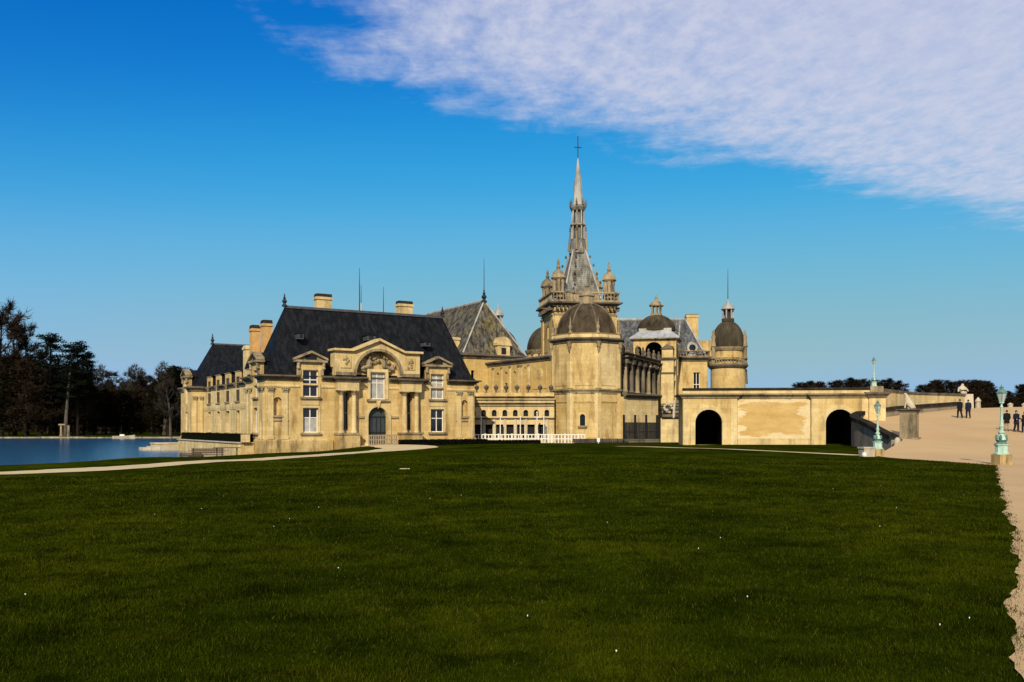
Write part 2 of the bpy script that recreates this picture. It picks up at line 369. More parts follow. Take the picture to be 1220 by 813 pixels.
            s.face((x0, 0, y0), (x0, 0, top), (x0, d, top), (x0, d, y0)); s.face((x1, 0, y0), (x1, d, y0), (x1, d, top), (x1, 0, top))
        return s
    def arch_band(s, c, zs, r0, r1, b0, b1, K=14, t0=0.0, t1=math.pi):
        for k in range(K):
            a, b = t0+(t1-t0)*k/K, t0+(t1-t0)*(k+1)/K
            q = lambda r, t: (c-r*math.cos(t), zs+r*math.sin(t))
            i = s.p(*[(x, bb, z) for bb in (b0, b1) for x, z in (q(r0, a), q(r1, a), q(r1, b), q(r0, b))])
            s.f += [tuple(i+k_ for k_ in f) for f in ((0, 1, 2, 3), (7, 6, 5, 4), (0, 3, 7, 4), (1, 5, 6, 2), (0, 4, 5, 1), (3, 2, 6, 7))]
        return s
    def gable(s, a0, a1, b0, b1, z0, za, thick=None):
        """triangular prism, apex along b"""
        c = (a0+a1)/2
        i = s.p((a0, b0, z0), (a1, b0, z0), (c, b0, za), (a0, b1, z0), (a1, b1, z0), (c, b1, za))
        s.f += [tuple(i+k for k in f) for f in ((0, 1, 2), (5, 4, 3), (0, 2, 5, 3), (1, 4, 5, 2), (0, 3, 4, 1))]
        return s
    def hip(s, u0, u1, v0, v1, ze, ridge, zr, flare=(0.2, 0.12), soffit=True):
        ua, va, ub, vb = ridge
        c0 = [(u0, v0), (u1, v0), (u1, v1), (u0, v1)]; top = [(ua, va), (ub, vb), (ub, vb), (ua, va)]
        if abs(ua-ub) < abs(va-vb): top = [(ua, va), (ua, va), (ub, vb), (ub, vb)]
        f, g = flare
        mid = [(a[0]+(b[0]-a[0])*f, a[1]+(b[1]-a[1])*f) for a, b in zip(c0, top)]
        i = s.p(*[(x, y, ze) for x, y in c0], *[(x, y, ze+(zr-ze)*g) for x, y in mid], *[(x, y, zr) for x, y in top])
        for k in range(4):
            k2 = (k+1) % 4
            s.f.append((i+k, i+k2, i+4+k2, i+4+k))
            if top[k] == top[k2]: s.f.append((i+4+k, i+4+k2, i+8+k))
            else: s.f.append((i+4+k, i+4+k2, i+8+k2, i+8+k))
        if soffit: s.f.append((i+3, i+2, i+1, i))
        return s
    def build(s, name, mat, parent=None, smooth=False, fix=True):
        me = bpy.data.meshes.new(name); me.from_pydata(s.v, [], s.f); me.materials.append(MATS[mat])
        if fix:
            bm = bmesh.new(); bm.from_mesh(me); bmesh.ops.remove_doubles(bm, verts=bm.verts, dist=1e-4)
            bmesh.ops.dissolve_degenerate(bm, edges=bm.edges, dist=1e-5)
            bmesh.ops.recalc_face_normals(bm, faces=bm.faces); bm.to_mesh(me); bm.free()
        if smooth:
            me.polygons.foreach_set('use_smooth', [True]*len(me.polygons))
            if smooth != 'all':
                try: me.set_sharp_from_angle(angle=R(40))
                except Exception: pass
        o = bpy.data.objects.new(name, me); col.objects.link(o)
        if parent: o.parent = parent
        return o
    def build_each(s, name, mat, parent=None, smooth=False):
        """every separate piece of the mesh becomes an object of its own"""
        par = list(range(len(s.v)))
        def find(i):
            while par[i] != i: par[i] = par[par[i]]; i = par[i]
            return i
        for f in s.f:
            for k in f[1:]: par[find(k)] = find(f[0])
        groups = {}
        for f in s.f: groups.setdefault(find(f[0]), []).append(f)
        outs = []
        for fs in groups.values():
            ids = sorted({k for f in fs for k in f}); mp = {k: i for i, k in enumerate(ids)}
            m_ = MB(); m_.v = [s.v[k] for k in ids]; m_.f = [tuple(mp[k] for k in f) for f in fs]
            outs.append(m_.build(name, mat, parent, smooth))
        return outs
def copy_tree(o, parent=None):
    c = o.copy(); col.objects.link(c); c.parent = parent
    for ch in list(o.children): copy_tree(ch, c)
    return c

# ------------------------------------------------------------------ terrain
LAKE_Z = -1.3
CP = np.array([  # x, y, z of the lawn and its banks
    (0, -20, 0), (-15, -10, 0), (15, -10, 0), (0, 2, 0), (-6, 10, 0), (6, 10, 0), (0, 22, 0.02), (12, 25, -0.05), (-12, 25, -0.1),
    (0, 40, 0.0), (12, 45, -0.1), (-10, 45, -0.15), (0, 60, 0.0), (10, 65, 0.0), (0, 85, -0.05), (8, 85, -0.05), (16, 84, -0.05), (24, 82, 0.0), (29, 80, 0.0),
    (8, 100, -0.2), (0, 104, -0.2), (14, 100, -0.15), (25, 95, 0), (40, 100, 0), (25, 48, -0.28), (23, 57, -0.22), (26, 30, -0.15), (40, 50, -0.3), (35, 66, -0.1), (60, 40, -0.2), (60, 80, 0.0),
    (-22.2, 40, -0.37), (-19.7, 47, -0.42), (-16.9, 60, -0.48), (-13.4, 70, -0.45), (-10.2, 80, -0.40), (-13.5, 91, -0.22), (-8, 93, -0.22), (-5, 97, -0.22),
    (-23.5, 86, -1.1), (-19, 87, -0.75), (-26.6, 48, -0.33), (-27.6, 60, -0.72), (-27, 75, -1.12), (-25, 80, -1.05), (-25.5, 88, -1.6),
    (-31, 60, -1.5), (-34, 66, -2.0), (-30, 78, -1.8), (-33, 90, -2.4), (-45, 72, -2.6), (-33, 46, -0.6), (-40, 40, -0.6), (-60, 55, -1.6), (-55, 30, -0.4), (-90, 40, -0.8), (-40, 10, -0.2), (-30, 25, -0.3), (-100, 0, -0.2),
    (-10, 110, -0.3), (10, 125, -0.2), (-25, 110, -1.6), (100, 60, 0), (100, 0, 0)], dtype=float)
def _phi(r): return np.sqrt(r*r + 25.0)
_D = np.linalg.norm(CP[:, None, :2]-CP[None, :, :2], axis=2)
_n = len(CP)
_A = np.zeros((_n+3, _n+3)); _A[:_n, :_n] = _phi(_D); _A[:_n, _n] = 1; _A[:_n, _n+1:_n+3] = CP[:, :2]; _A[_n:, :_n] = _A[:_n, _n:].T
_wt = np.linalg.solve(_A, np.concatenate([CP[:, 2], np.zeros(3)]))
def sstep(a, b, x):
    t = np.clip((x-a)/(b-a), 0, 1); return t*t*(3-2*t)
def ground(x, y):
    x = np.asarray(x, float); y = np.asarray(y, float); sh = x.shape; X, Y = x.ravel(), y.ravel()
    z = np.empty(len(X))
    for i in range(0, len(X), 20000):
        d = np.sqrt((X[i:i+20000, None]-CP[None, :, 0])**2 + (Y[i:i+20000, None]-CP[None, :, 1])**2)
        z[i:i+20000] = _phi(d)@_wt[:_n] + _wt[_n] + _wt[_n+1]*X[i:i+20000] + _wt[_n+2]*Y[i:i+20000]
    z = np.clip(z, -2.7, 0.15)
    # the lake bed, its far bank, and the country behind
    lk = sstep(84, 100, Y)*sstep(-27, -36, X); z = z*(1-lk) + lk*(-2.7)
    far = -2.7 + 1.85*sstep(229, 236, Y) + 1.2*sstep(236, 420, Y)
    fm = sstep(105, 125, Y)*sstep(-27, -36, X); z = z*(1-fm) + fm*far
    mid = sstep(112, 135, Y)*sstep(-36, -27, X); z = z*(1-mid) + mid*0.0
    rt = sstep(99, 106, Y)*sstep(38, 52, X); z = z*(1-rt) + rt*3.55
    nearw = sstep(40, 62, -X)*sstep(60, 80, Y)*sstep(112, 95, Y); z = z*(1-nearw) + nearw*(-2.7)
    lefty = sstep(110, 150, -X)*sstep(228, 200, Y)*sstep(60, 75, Y); z = z*(1-lefty) + lefty*(-2.7)
    z = z + 0.025*np.sin(X*0.45+1.3*np.sin(Y*0.21))*np.sin(Y*0.37+X*0.11)*sstep(3, 12, Y)
    return z.reshape(sh)
def gz(x, y): return float(ground(np.array([x]), np.array([y]))[0])
def axis(breaks):
    o = []
    for a, b, st in breaks: o += list(np.arange(a, b, st))
    return np.array(o + [breaks[-1][1]])
def sheet(name, xs, ys, mat, zf, kind='structure', lift=0.0):
    XX, YY = (np.meshgrid(xs, ys) if xs.ndim == 1 else (xs, ys)); ZZ = zf(XX, YY)+lift
    h, w = XX.shape
    co = np.stack([XX, YY, ZZ], -1).reshape(-1, 3)
    idx = np.arange(h*w).reshape(h, w)
    fa = np.stack([idx[:-1, :-1], idx[:-1, 1:], idx[1:, 1:], idx[1:, :-1]], -1).reshape(-1, 4)
    me = bpy.data.meshes.new(name); me.vertices.add(len(co)); me.vertices.foreach_set('co', co.ravel())
    me.loops.add(fa.size); me.loops.foreach_set('vertex_index', fa.ravel())
    me.polygons.add(len(fa)); me.polygons.foreach_set('loop_start', np.arange(0, fa.size, 4)); me.polygons.foreach_set('loop_total', np.full(len(fa), 4))
    me.update(); me.validate(); me.polygons.foreach_set('use_smooth', [True]*len(fa))
    me.materials.append(MATS[mat])
    o = bpy.data.objects.new(name, me); col.objects.link(o)
    return tag(o, kind=kind)
gx = axis([(-2600, -600, 250), (-600, -150, 50), (-150, -45, 4), (-45, 60, 1.0), (60, 120, 5), (120, 600, 60), (600, 2600, 250)])
gy = axis([(-600, -40, 80), (-40, 0, 8), (0, 112, 1.0), (112, 240, 3.0), (240, 420, 12), (420, 1000, 80), (1000, 5000, 500)])
tag(sheet('lawn', gx, gy, 'lawn_ground', ground), 'wide dark green lawn sloping down to the lake', 'lawn')
lake = MB(); lake.face((-420, 40, LAKE_Z), (-26.5, 40, LAKE_Z), (-26.5, 245, LAKE_Z), (-420, 245, LAKE_Z))
tag(lake.build('lake', 'lake_water', fix=False), 'calm blue lake beside the castle', 'lake', kind='structure')

# gravel court and ramp: its left edge follows the lawn, then the curved parapet
GL = np.array([(-10, -5.3), (0, 0.1), (5, 2.7), (13.2, 7.2), (30, 15.8), (46.3, 24.3), (47.2, 24.5), (50, 24.2), (56, 23.0), (58.5, 22.9), (60, 23.8), (69, 29.2), (70, 29.5), (78, 29.6), (82, 31.0), (86, 33.6), (92, 39.3), (100, 48.5), (104, 56), (110, 66)])
def gravel_left(y): return np.interp(y, GL[:, 0], GL[:, 1])
RZ = np.array([(-10, 0), (30, -0.06), (46, -0.28), (57, -0.20), (62, 0.02), (66, 0.3), (70, 0.65), (78, 1.65), (86, 2.4), (92, 2.95), (100, 3.6), (106, 3.95), (112, 4.0), (190, 3.8)])
def ramp_z(x, y):
    z = np.interp(y, RZ[:, 0], RZ[:, 1]); z = 0.5*z + 0.25*np.interp(y-2, RZ[:, 0], RZ[:, 1]) + 0.25*np.interp(y+2, RZ[:, 0], RZ[:, 1])
    cross = np.clip((x-34)/12, -0.4, 1)*np.clip((y-62)/10, 0, 1)*np.clip((98-y)/16, 0, 1)
    low = ground(x, y) + 0.012
    bl = np.clip((y-55)/6, 0, 1)
    return low*(1-bl) + bl*np.maximum(z - 0.35*cross, low)
gyy = axis([(-10, 4, 1.0), (4, 46, 0.16), (46, 72, 0.35), (72, 112, 1.0), (112, 190, 8)])
tt = np.linspace(0, 1, 60)**1.6
rg = random.Random(4)
lefts = gravel_left(gyy) + np.array([0.05*math.sin(y*1.3)+0.035*math.sin(y*3.3+1)+rg.uniform(-0.035, 0.035) for y in gyy])*np.where(gyy < 46, 1, 0.2)
GX = lefts[:, None] + (np.where(gyy < 60, 90, 110)-lefts)[:, None]*tt[None, :]; GY = np.repeat(gyy[:, None], 60, 1)
tag(sheet('gravel_court', GX, GY, 'gravel', ramp_z, lift=0.004), 'tan gravel court rising as a ramp to the terrace', 'gravel')

def ribbon(name, pts, mat, label, lift=0.015, wob=0.12, seed=1):
    r_ = random.Random(seed); P = []
    for (x0, y0, w0), (x1, y1, w1) in zip(pts[:-1], pts[1:]):
        n_ = max(2, int(math.hypot(x1-x0, y1-y0)/0.7))
        for k in range(n_): t = k/n_; P.append((x0+(x1-x0)*t, y0+(y1-y0)*t, w0+(w1-w0)*t))
    P.append(pts[-1]); XX, YY = [], []
    for i, (x, y, w) in enumerate(P):
        a, b = P[max(0, i-2)], P[min(len(P)-1, i+2)]; dx, dy = b[0]-a[0], b[1]-a[1]; L = math.hypot(dx, dy)
        nx, ny = -dy/L, dx/L; wl_, wr_ = w/2+r_.uniform(-wob, wob), w/2+r_.uniform(-wob, wob)
        row = np.linspace(-wl_, wr_, 5); XX.append(x+nx*row); YY.append(y+ny*row)
    return tag(sheet(name, np.array(XX), np.array(YY), mat, ground, lift=lift), label, 'path')
ribbon('sand_path', [(-48, 27, 2.6), (-32, 34.5, 2.6), (-22.2, 40, 2.5), (-19.7, 47, 2.4), (-16.9, 60, 2.3), (-13.9, 70, 2.3), (-10.8, 79.5, 3.6), (-9.2, 84.5, 5.0), (-10.6, 88.5, 5.5), (-12.6, 91.6, 4.0), (-13.2, 93.2, 3.0)], 'path_sand', 'pale sandy path curving across the lawn to the arched door', 0.02)
ribbon('sand_path', [(23.2, 58.0, 1.3), (19, 64.5, 1.2), (14.5, 71, 1.1), (9, 79, 1.0)], 'path_sand', 'thin pale path between the lawn and the terrace arches', 0.02, 0.08, 3)

# ------------------------------------------------------------------ grass blades near the camera
def grass():
    rs = np.random.RandomState(7); PX, PY, PS, PW = [], [], [], []
    for y0, y1, dn, h, wd in ((4.2, 8, 4200, 0.034, 0.0045), (8, 13, 2400, 0.037, 0.006), (13, 20, 1100, 0.04, 0.009), (20, 32, 420, 0.045, 0.014), (32, 54, 130, 0.05, 0.024)):
        x0, x1 = -0.62*y1-1, 0.62*y1+1; n_ = int((x1-x0)*(y1-y0)*dn)
        x = rs.uniform(x0, x1, n_); y = rs.uniform(y0, y1, n_)
        clump = np.sin(x*3.1+np.sin(y*2.3)*1.7)*np.sin(y*2.7+x*0.8)
        ok = (np.abs(x) < 0.6*y+1.0) & (x < gravel_left(y)+0.17*rs.rand(n_)**1.6+0.06*np.sin(y*2.9)*np.sin(y*1.1)) & (rs.rand(n_) < 0.75+0.25*clump)
        ok &= ~((y > 36) & (x < -15.5))
        x, y = x[ok], y[ok]; PX.append(x); PY.append(y)
        PS.append(h*(0.5+0.8*rs.rand(len(x)))*(1+0.3*clump[ok])); PW.append(np.full(len(x), wd))
    x, y, h, w = map(np.concatenate, (PX, PY, PS, PW)); n_ = len(x); z = ground(x, y)
    an = rs.uniform(0, 2*np.pi, n_); ln = rs.uniform(0.1, 0.9, n_)*h; la = rs.uniform(0, 2*np.pi, n_)
    co = np.empty((n_, 3, 3))
    co[:, 0] = np.stack([x-np.cos(an)*w, y-np.sin(an)*w, z-0.004], 1); co[:, 1] = np.stack([x+np.cos(an)*w, y+np.sin(an)*w, z-0.004], 1)
    co[:, 2] = np.stack([x+np.cos(la)*ln, y+np.sin(la)*ln, z+h], 1)
    me = bpy.data.meshes.new('grass'); me.vertices.add(n_*3); me.vertices.foreach_set('co', co.ravel())
    me.loops.add(n_*3); me.loops.foreach_set('vertex_index', np.arange(n_*3)); me.polygons.add(n_)
    me.polygons.foreach_set('loop_start', np.arange(0, n_*3, 3)); me.polygons.foreach_set('loop_total', np.full(n_, 3)); me.update()
    me.materials.append(MATS['grass_blade']); o = bpy.data.objects.new('grass', me); col.objects.link(o)
    tag(o, 'short rough grass blades of the lawn', 'grass', kind='stuff')
    # daisies
    mb = MB(); r_ = random.Random(3)
    for k in range(28):
        yy = 5.5+22*r_.random()**1.5; xx = r_.uniform(-0.56, 0.50)*yy; rr = r_.uniform(0.004, 0.008)
        mb.lathe(xx, yy, [(0.002, gz(xx, yy)+0.03), (rr, gz(xx, yy)+0.04), (rr*0.5, gz(xx, yy)+0.046)], 5)
    tag(mb.build('daisies', 'daisy_white', fix=False), 'tiny white daisies scattered in the near grass', 'flowers', kind='stuff')
grass()

# ------------------------------------------------------------------ architectural pieces
def bars(W, a0, a1, z0, z1, b, cols=2, rows=(0.62,), arch=False, th=0.09):
    mb = MB(W); d0, d1 = b-0.06, b+0.06
    zt = z1-(a1-a0)/2 if arch else z1
    mb.box(a0, a0+th, d0, d1, z0, zt); mb.box(a1-th, a1, d0, d1, z0, zt); mb.box(a0+th, a1-th, d0, d1, z0, z0+th)
    if arch: mb.arch_band((a0+a1)/2, zt, (a1-a0)/2-th, (a1-a0)/2, d0, d1, 10)
    else: mb.box(a0+th, a1-th, d0, d1, z1-th, z1)
    for k in range(1, cols):
        c = a0+(a1-a0)*k/cols; mb.box(c-th/2, c+th/2, d0+0.01, d1-0.01, z0+th, z1-th)
    for f in rows:
        zz = z0+(zt-z0)*f; mb.box(a0+th, a1-th, d0+0.02, d1-0.02, zz-th/2, zz+th/2)
    return mb
def window(par, W, a0, a1, z0, z1, b=0.24, cols=2, rows=(0.62,), arch=False, curtain=(), th=0.09, frame='white_paint'):
    w = bars(W, a0, a1, z0, z1, b, cols, rows, arch, th).build('window', frame, par)
    zt = z1-(a1-a0)/2 if arch else z1
    zs = [z0]+[z0+(zt-z0)*f for f in rows]+[z1]; A = [a0+(a1-a0)*k/cols for k in range(cols+1)]
    for j in range(len(zs)-1):
        for k in range(cols):
            mb = MB(W)
            if arch and j == len(zs)-2:
                r = (a1-a0)/2-0.02; c = (a0+a1)/2; K = 8
                lo, hi = (c-A[k])/r, (c-A[k+1])/r
                t0, t1 = math.acos(max(-1, min(1, lo))), math.acos(max(-1, min(1, hi)))
                pts = [(A[k], b, zs[j]), (A[k+1], b, zs[j])]+[(c-r*math.cos(t1+(t0-t1)*q/K), b, zt+r*math.sin(t1+(t0-t1)*q/K)) for q in range(K+1)]
                mb.face(*pts)
            else: mb.face((A[k], b, zs[j]), (A[k+1], b, zs[j]), (A[k+1], b, zs[j+1]), (A[k], b, zs[j+1]))
            mb.build('pane', 'curtained_glass' if j in curtain else 'dark_glass', w)
    return w
def surround(par, W, a0, a1, z0, z1, mat='limestone_pale', w=0.22, out=0.07, sill=True, arch=False):
    mb = MB(W); zt = z1-(a1-a0)/2 if arch else z1
    mb.box(a0-w, a0, -out, 0.05, z0, zt); mb.box(a1, a1+w, -out, 0.05, z0, zt)
    if arch: mb.arch_band((a0+a1)/2, zt, (a1-a0)/2, (a1-a0)/2+w, -out, 0.05)
    else: mb.box(a0-w, a1+w, -out, 0.05, z1, z1+w)
    o = mb.build('window_surround', mat, par)
    if sill:
        m2 = MB(W); m2.box(a0-w-0.1, a1+w+0.1, -out-0.14, 0.06, z0-0.2, z0-0.03); m2.box(a0-w, a1+w, -out-0.05, 0.05, z0-0.3, z0-0.2)
        m2.build('window_sill', 'weathered_stone', o)
    return o
CAPITAL = [(1.0, 0), (1.02, 0.04), (1.08, 0.12), (0.98, 0.14), (1.25, 0.32), (1.1, 0.34), (1.5, 0.52), (1.5, 0.58)]
def column(par, W, a, b, z0, z1, r, mat='limestone_pale', name='column', n=12, cap='weathered_stone'):
    h = z1-z0; k = r*1.9
    p = [(r*1.35, z0), (r*1.35, z0+k*0.25), (r*1.2, z0+k*0.3), (r*1.25, z0+k*0.42), (r*1.0, z0+k*0.5), (r, z0+k*0.55), (r*1.01, z0+h*0.4), (r*0.86, z1-k)]
    o = MB(W).lathe(a, b, p, n).build(name, mat, par, True)
    m2 = MB(W).lathe(a, b, [(q*r*0.86, z1-k+t*k/0.58*0.82) for q, t in CAPITAL], n)
    m2.box(a-r*1.35, a+r*1.35, b-r*1.35, b+r*1.35, z1-k*0.18, z1); m2.build('capital', cap, o)
    return o
def pilaster(par, W, a, z0, z1, w=0.5, out=0.12, mat='limestone_pale', cap='weathered_stone', caph=0.5):
    mb = MB(W); mb.box(a-w/2, a+w/2, -out, 0.02, z0+0.3, z1-caph); mb.box(a-w*0.62, a+w*0.62, -out-0.05, 0.03, z0, z0+0.3)
    o = mb.build('pilaster', mat, par)
    m2 = MB(W); m2.box(a-w*0.52, a+w*0.52, -out-0.03, 0.02, z1-caph, z1-caph*0.72)
    for k in range(3):
        c = a-w*0.4+w*0.4*k; m2.blob((c, -out-0.05, z1-caph*0.45), (w*0.2, 0.09, caph*0.26), 6, 4)
    m2.box(a-w*0.7, a+w*0.7, -out-0.12, 0.02, z1-caph*0.2, z1)
    m2.build('capital', cap, o); return o
CORN = lambda z0, h, o: [(0.0, z0), (o*0.25, z0), (o*0.3, z0+h*0.3), (o*0.55, z0+h*0.4), (o*0.6, z0+h*0.6), (o*0.95, z0+h*0.68), (o, z0+h), (-0.05, z0+h)]
BAND = lambda z0, h, o: [(-0.05, z0), (o*0.6, z0), (o, z0+h*0.4), (o, z0+h*0.75), (o*0.4, z0+h), (-0.05, z0+h)]
def niche(par, W, a, z0, z1, w):
    """round-headed shallow niche: curved back and a moulded rim"""
    mb = MB(W); r = w/2; K = 8; zs = z1-r
    for k in range(K):
        t0, t1 = math.pi*k/K, math.pi*(k+1)/K
        q = lambda t: (a-r*math.cos(t), 0.03+0.36*math.sin(t))
        mb.face((*q(t0), z0), (*q(t1), z0), (*q(t1), zs), (*q(t0), zs))
        mb.face((*q(t0), zs), (*q(t1), zs), (a, 0.03, z1))
    mb.build('niche', 'limestone', par, 'all')
    m2 = MB(W); m2.box(a-r-0.14, a+r+0.14, -0.16, 0.05, z0-0.2, z0); m2.build('niche_sill', 'weathered_stone', par)
def stone_dormer(par, W, a, z0, zc, za, w, b0=0.0, depth=3.0, win=None, mat='weathered_stone', curtain=(), roof='slate', op_h=None, scroll=True):
    """stone dormer face from eave z0 to cornice zc, pediment apex za, with a slate roof running back"""
    h = w/2; mb = MB(W); dp = 0.45 if scroll else 0.14
    w0, w1, y0, y1 = win
    mb.box(a-h, w0, b0-0.06, b0+dp, z0, zc); mb.box(w1, a+h, b0-0.06, b0+dp, z0, zc); mb.box(w0, w1, b0-0.06, b0+dp, y1, zc)
    if y0 > z0: mb.box(w0, w1, b0-0.06, b0+dp, z0, y0)
    o = mb.build('dormer', 'limestone', par)
    m2 = MB(W); e_ = 0.35 if scroll else 0.08; m2.box(a-h-e_, a+h+e_, b0-e_-0.05, b0+dp+0.01, zc, zc+0.2)
    for s in ((-1, 1) if scroll else ()):
        c = (a, b0, za); e = (a+s*(h+0.42), b0, zc+0.2)
        i = m2.p((e[0], b0-0.42, e[2]), (a, b0-0.42, za), (a, b0-0.42, za+0.22), (e[0], b0-0.42, e[2]+0.2), (e[0], b0+0.4, e[2]), (a, b0+0.4, za), (a, b0+0.4, za+0.22), (e[0], b0+0.4, e[2]+0.2))
        m2.f += [tuple(i+k for k in f) for f in ((0, 1, 2, 3), (4, 7, 6, 5), (3, 2, 6, 7), (0, 4, 5, 1), (0, 3, 7, 4))]
    m2.gable(a-h-0.25 if scroll else a-h-0.1, a+h+0.25 if scroll else a+h+0.1, b0-0.12, b0+dp-0.05, zc+0.2, za+0.04 if scroll else za-0.15)
    if scroll:
        for s in (-1, 1):
            m2.lathe(a+s*(h+0.02), b0-0.18, [(0.10, zc-0.75), (0.2, zc-0.6), (0.13, zc-0.45), (0.17, zc-0.1), (0.2, zc)], 8)
            m2.box(a+s*(h-0.12)-0.14, a+s*(h-0.12)+0.14, b0-0.16, b0, z0+0.1, zc-0.7)
    m2.build('pediment', mat, o)
    MB(W).box(a-0.45*h, a+0.45*h, b0-0.16, b0-0.08, zc+0.26, zc+0.2+(za-zc)*0.52).build('pediment_panel', 'shaded_interior', o) if scroll else None
    m3 = MB(W).gable(a-h-0.1 if scroll else a-h-0.3, a+h+0.1 if scroll else a+h+0.3, b0+0.42 if scroll else b0-0.16, b0+depth, zc+0.1, za+0.12); m3.build('dormer_roof', roof, o)
    m4 = MB(W).box(a-h+0.02, a+h-0.02, b0+dp-0.01, b0+depth-0.2, z0, zc+0.1); m4.build('dormer_cheek', roof, o)
    return o
def finial(par, a, b, z, h, r, mat='weathered_stone', W=ID, name='finial', n=8):
    p = [(r, z), (r, z+h*0.1), (r*0.55, z+h*0.16), (r*0.5, z+h*0.24), (r*0.95, z+h*0.36), (r*0.8, z+h*0.46), (r*0.35, z+h*0.54), (r*0.55, z+h*0.62), (r*0.22, z+h*0.72), (r*0.3, z+h*0.8), (0.01, z+h)]
    return MB(W).lathe(a, b, p, n).build(name, mat, par, True)
def rod(par, a, b, z0, z1, r=0.05, name='lightning_rod', mat='iron', W=ID):
    return MB(W).lathe(a, b, [(r*1.6, z0), (r*1.2, z0+(z1-z0)*0.2), (r, z0+(z1-z0)*0.6), (0.02, z1)], 6).build(name, mat, par)
def balustrade(par, path, z0, h, mat='weathered_stone', step=0.45, W=ID, closed=False, name='balustrade', w=0.13):
    mb = MB(W)
    mb.sweep(path, [(-w, z0), (w, z0), (w, z0+h*0.18), (-w, z0+h*0.18)], closed); mb.sweep(path, [(-w*1.1, z0+h*0.84), (w*1.1, z0+h*0.84), (w*1.1, z0+h), (-w*1.1, z0+h)], closed)
    o = mb.build(name, mat, par); bal = MB(W)
    pts = list(path)+([path[0]] if closed else [])
    for (x0, y0), (x1, y1) in zip(pts[:-1], pts[1:]):
        L = math.hypot(x1-x0, y1-y0); n_ = max(1, int(L/step))
        for k in range(n_):
            t = (k+0.5)/n_; x, y = x0+(x1-x0)*t, y0+(y1-y0)*t
            bal.lathe(x, y, [(w*0.5, z0+h*0.17), (w*0.75, z0+h*0.36), (w*0.35, z0+h*0.6), (w*0.55, z0+h*0.85)], 5)
    ob = bal.build('balusters', mat, o, fix=False); ob['kind'] = 'stuff'
    return o
def dome_profile(r, z0, h, n=9, top=0.12, bulge=0.0):
    out = []
    for k in range(n+1):
        t = k/n*math.pi/2*(1-top*0.5); out.append((r*math.cos(t)*(1+bulge*math.sin(2*t)), z0+h*math.sin(t)/math.sin(math.pi/2*(1-top*0.5))))
    return out
def chimney(par, a0, a1, b0, b1, z0, z1, W=ID, mat='limestone_pale', cap=0.35, capmat='soot_cap'):
    o = MB(W).box(a0, a1, b0, b1, z0, z1-cap).build('chimney', mat, par)
    MB(W).box(a0-0.1, a1+0.1, b0-0.1, b1+0.1, z1-cap-0.25, z1-cap+0.02).build('chimney_band', 'limestone_pale' if mat != 'brick_stack' else 'brick_stack', o)
    MB(W).box(a0-0.03, a1+0.03, b0-0.03, b1+0.03, z1-cap+0.02, z1, 0.04).build('chimney_cap', capmat, o)
    return o

# ------------------------------------------------------------------ the front house: gate pavilion, side wing and end pavilion
ANG = 31.0
house = thing('gate_house', 'pale stone house with tall black slate roof and arched door beside the lake', 'building', (-23.52, 88.0, 0), R(ANG))
F = Wall(0, 0, 0); WID, DEP = 22.7, 7.0
SL = Wall(0, DEP, -90)          # left side of the pavilion, a = DEP - v
EZ = 6.15
wl_, wr_, wc_ = (3.68, 5.24), (17.46, 19.02), (10.67, 12.33)
ops = [(3.68, 5.24, 1.08, 3.5), (3.68, 5.24, 4.57, EZ+0.5), (17.46, 19.02, 1.08, 3.5), (17.46, 19.02, 4.57, EZ+0.5), (10.67, 12.33, 4.45, EZ+0.5), (10.45, 12.55, -0.3, 3.66, True, 0.5),
       (7.66, 8.48, 1.25, 5.15), (14.52, 15.34, 1.25, 5.15), (0.82, 1.58, 2.75, 4.5, True, 0.05), (21.12, 21.88, 2.75, 4.5, True, 0.05)]
MB(F).wall(0, WID, -1.9, EZ+0.5, ops, 0.4).build('front_wall', 'limestone', house)
MB(SL).wall(0, DEP, -1.9, EZ+0.5, [(3.1, 4.5, 1.08, 3.5), (3.1, 4.5, 4.57, EZ+0.5)], 0.4).build('side_wall', 'limestone', house)
mb = MB(); mb.face((WID, 0, -1.9), (WID, DEP, -1.9), (WID, DEP, EZ+0.5), (WID, 0, EZ+0.5)); mb.face((WID, DEP, -1.9), (0, DEP, -1.9), (0, DEP, EZ+0.5), (WID, DEP, EZ+0.5)); mb.build('rear_wall', 'limestone', house, fix=False)
# plinth, string and cornice; the cornice stops for the dormer windows
mb = MB(); mb.sweep([(0, DEP), (0, 0), (6.7, 0)], [(0.0, -2.0), (0.22, -2.0), (0.22, 0.30), (0.1, 0.45), (0.0, 0.45)]); mb.sweep([(16.5, 0), (WID, 0), (WID, DEP)], [(0.0, -2.0), (0.22, -2.0), (0.22, 0.30), (0.1, 0.45), (0.0, 0.45)])
mb.build_each('plinth', 'plinth_stone', house)
segs = [[(0, 2.4), (0, 0), (3.35, 0)], [(5.57, 0), (10.3, 0)], [(12.7, 0), (17.1, 0)], [(19.35, 0), (WID, 0), (WID, DEP)], [(0, DEP), (0, 4.1)]]
mb = MB(); fr = MB()
for s_ in segs: mb.sweep(s_, CORN(EZ+0.02, 0.46, 0.62)); fr.sweep(s_, BAND(5.45, 0.25, 0.10))
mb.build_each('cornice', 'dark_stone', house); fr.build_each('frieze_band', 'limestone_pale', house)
mb = MB(); mb.hip(0.4, WID+0.45, 0.42, DEP+0.3, EZ+0.5, (2.95, DEP/2, 20.6, DEP/2), 13.65, (0.16, 0.09)); mb.build('main_roof', 'slate', house)
mb = MB(); mb.box(2.9, 20.65, DEP/2-0.14, DEP/2+0.14, 13.55, 13.8); mb.build('ridge', 'dark_lead', house)
finial(house, 2.95, DEP/2, 13.7, 1.35, 0.28, 'iron'); finial(house, 20.6, DEP/2, 13.7, 1.2, 0.26, 'iron')
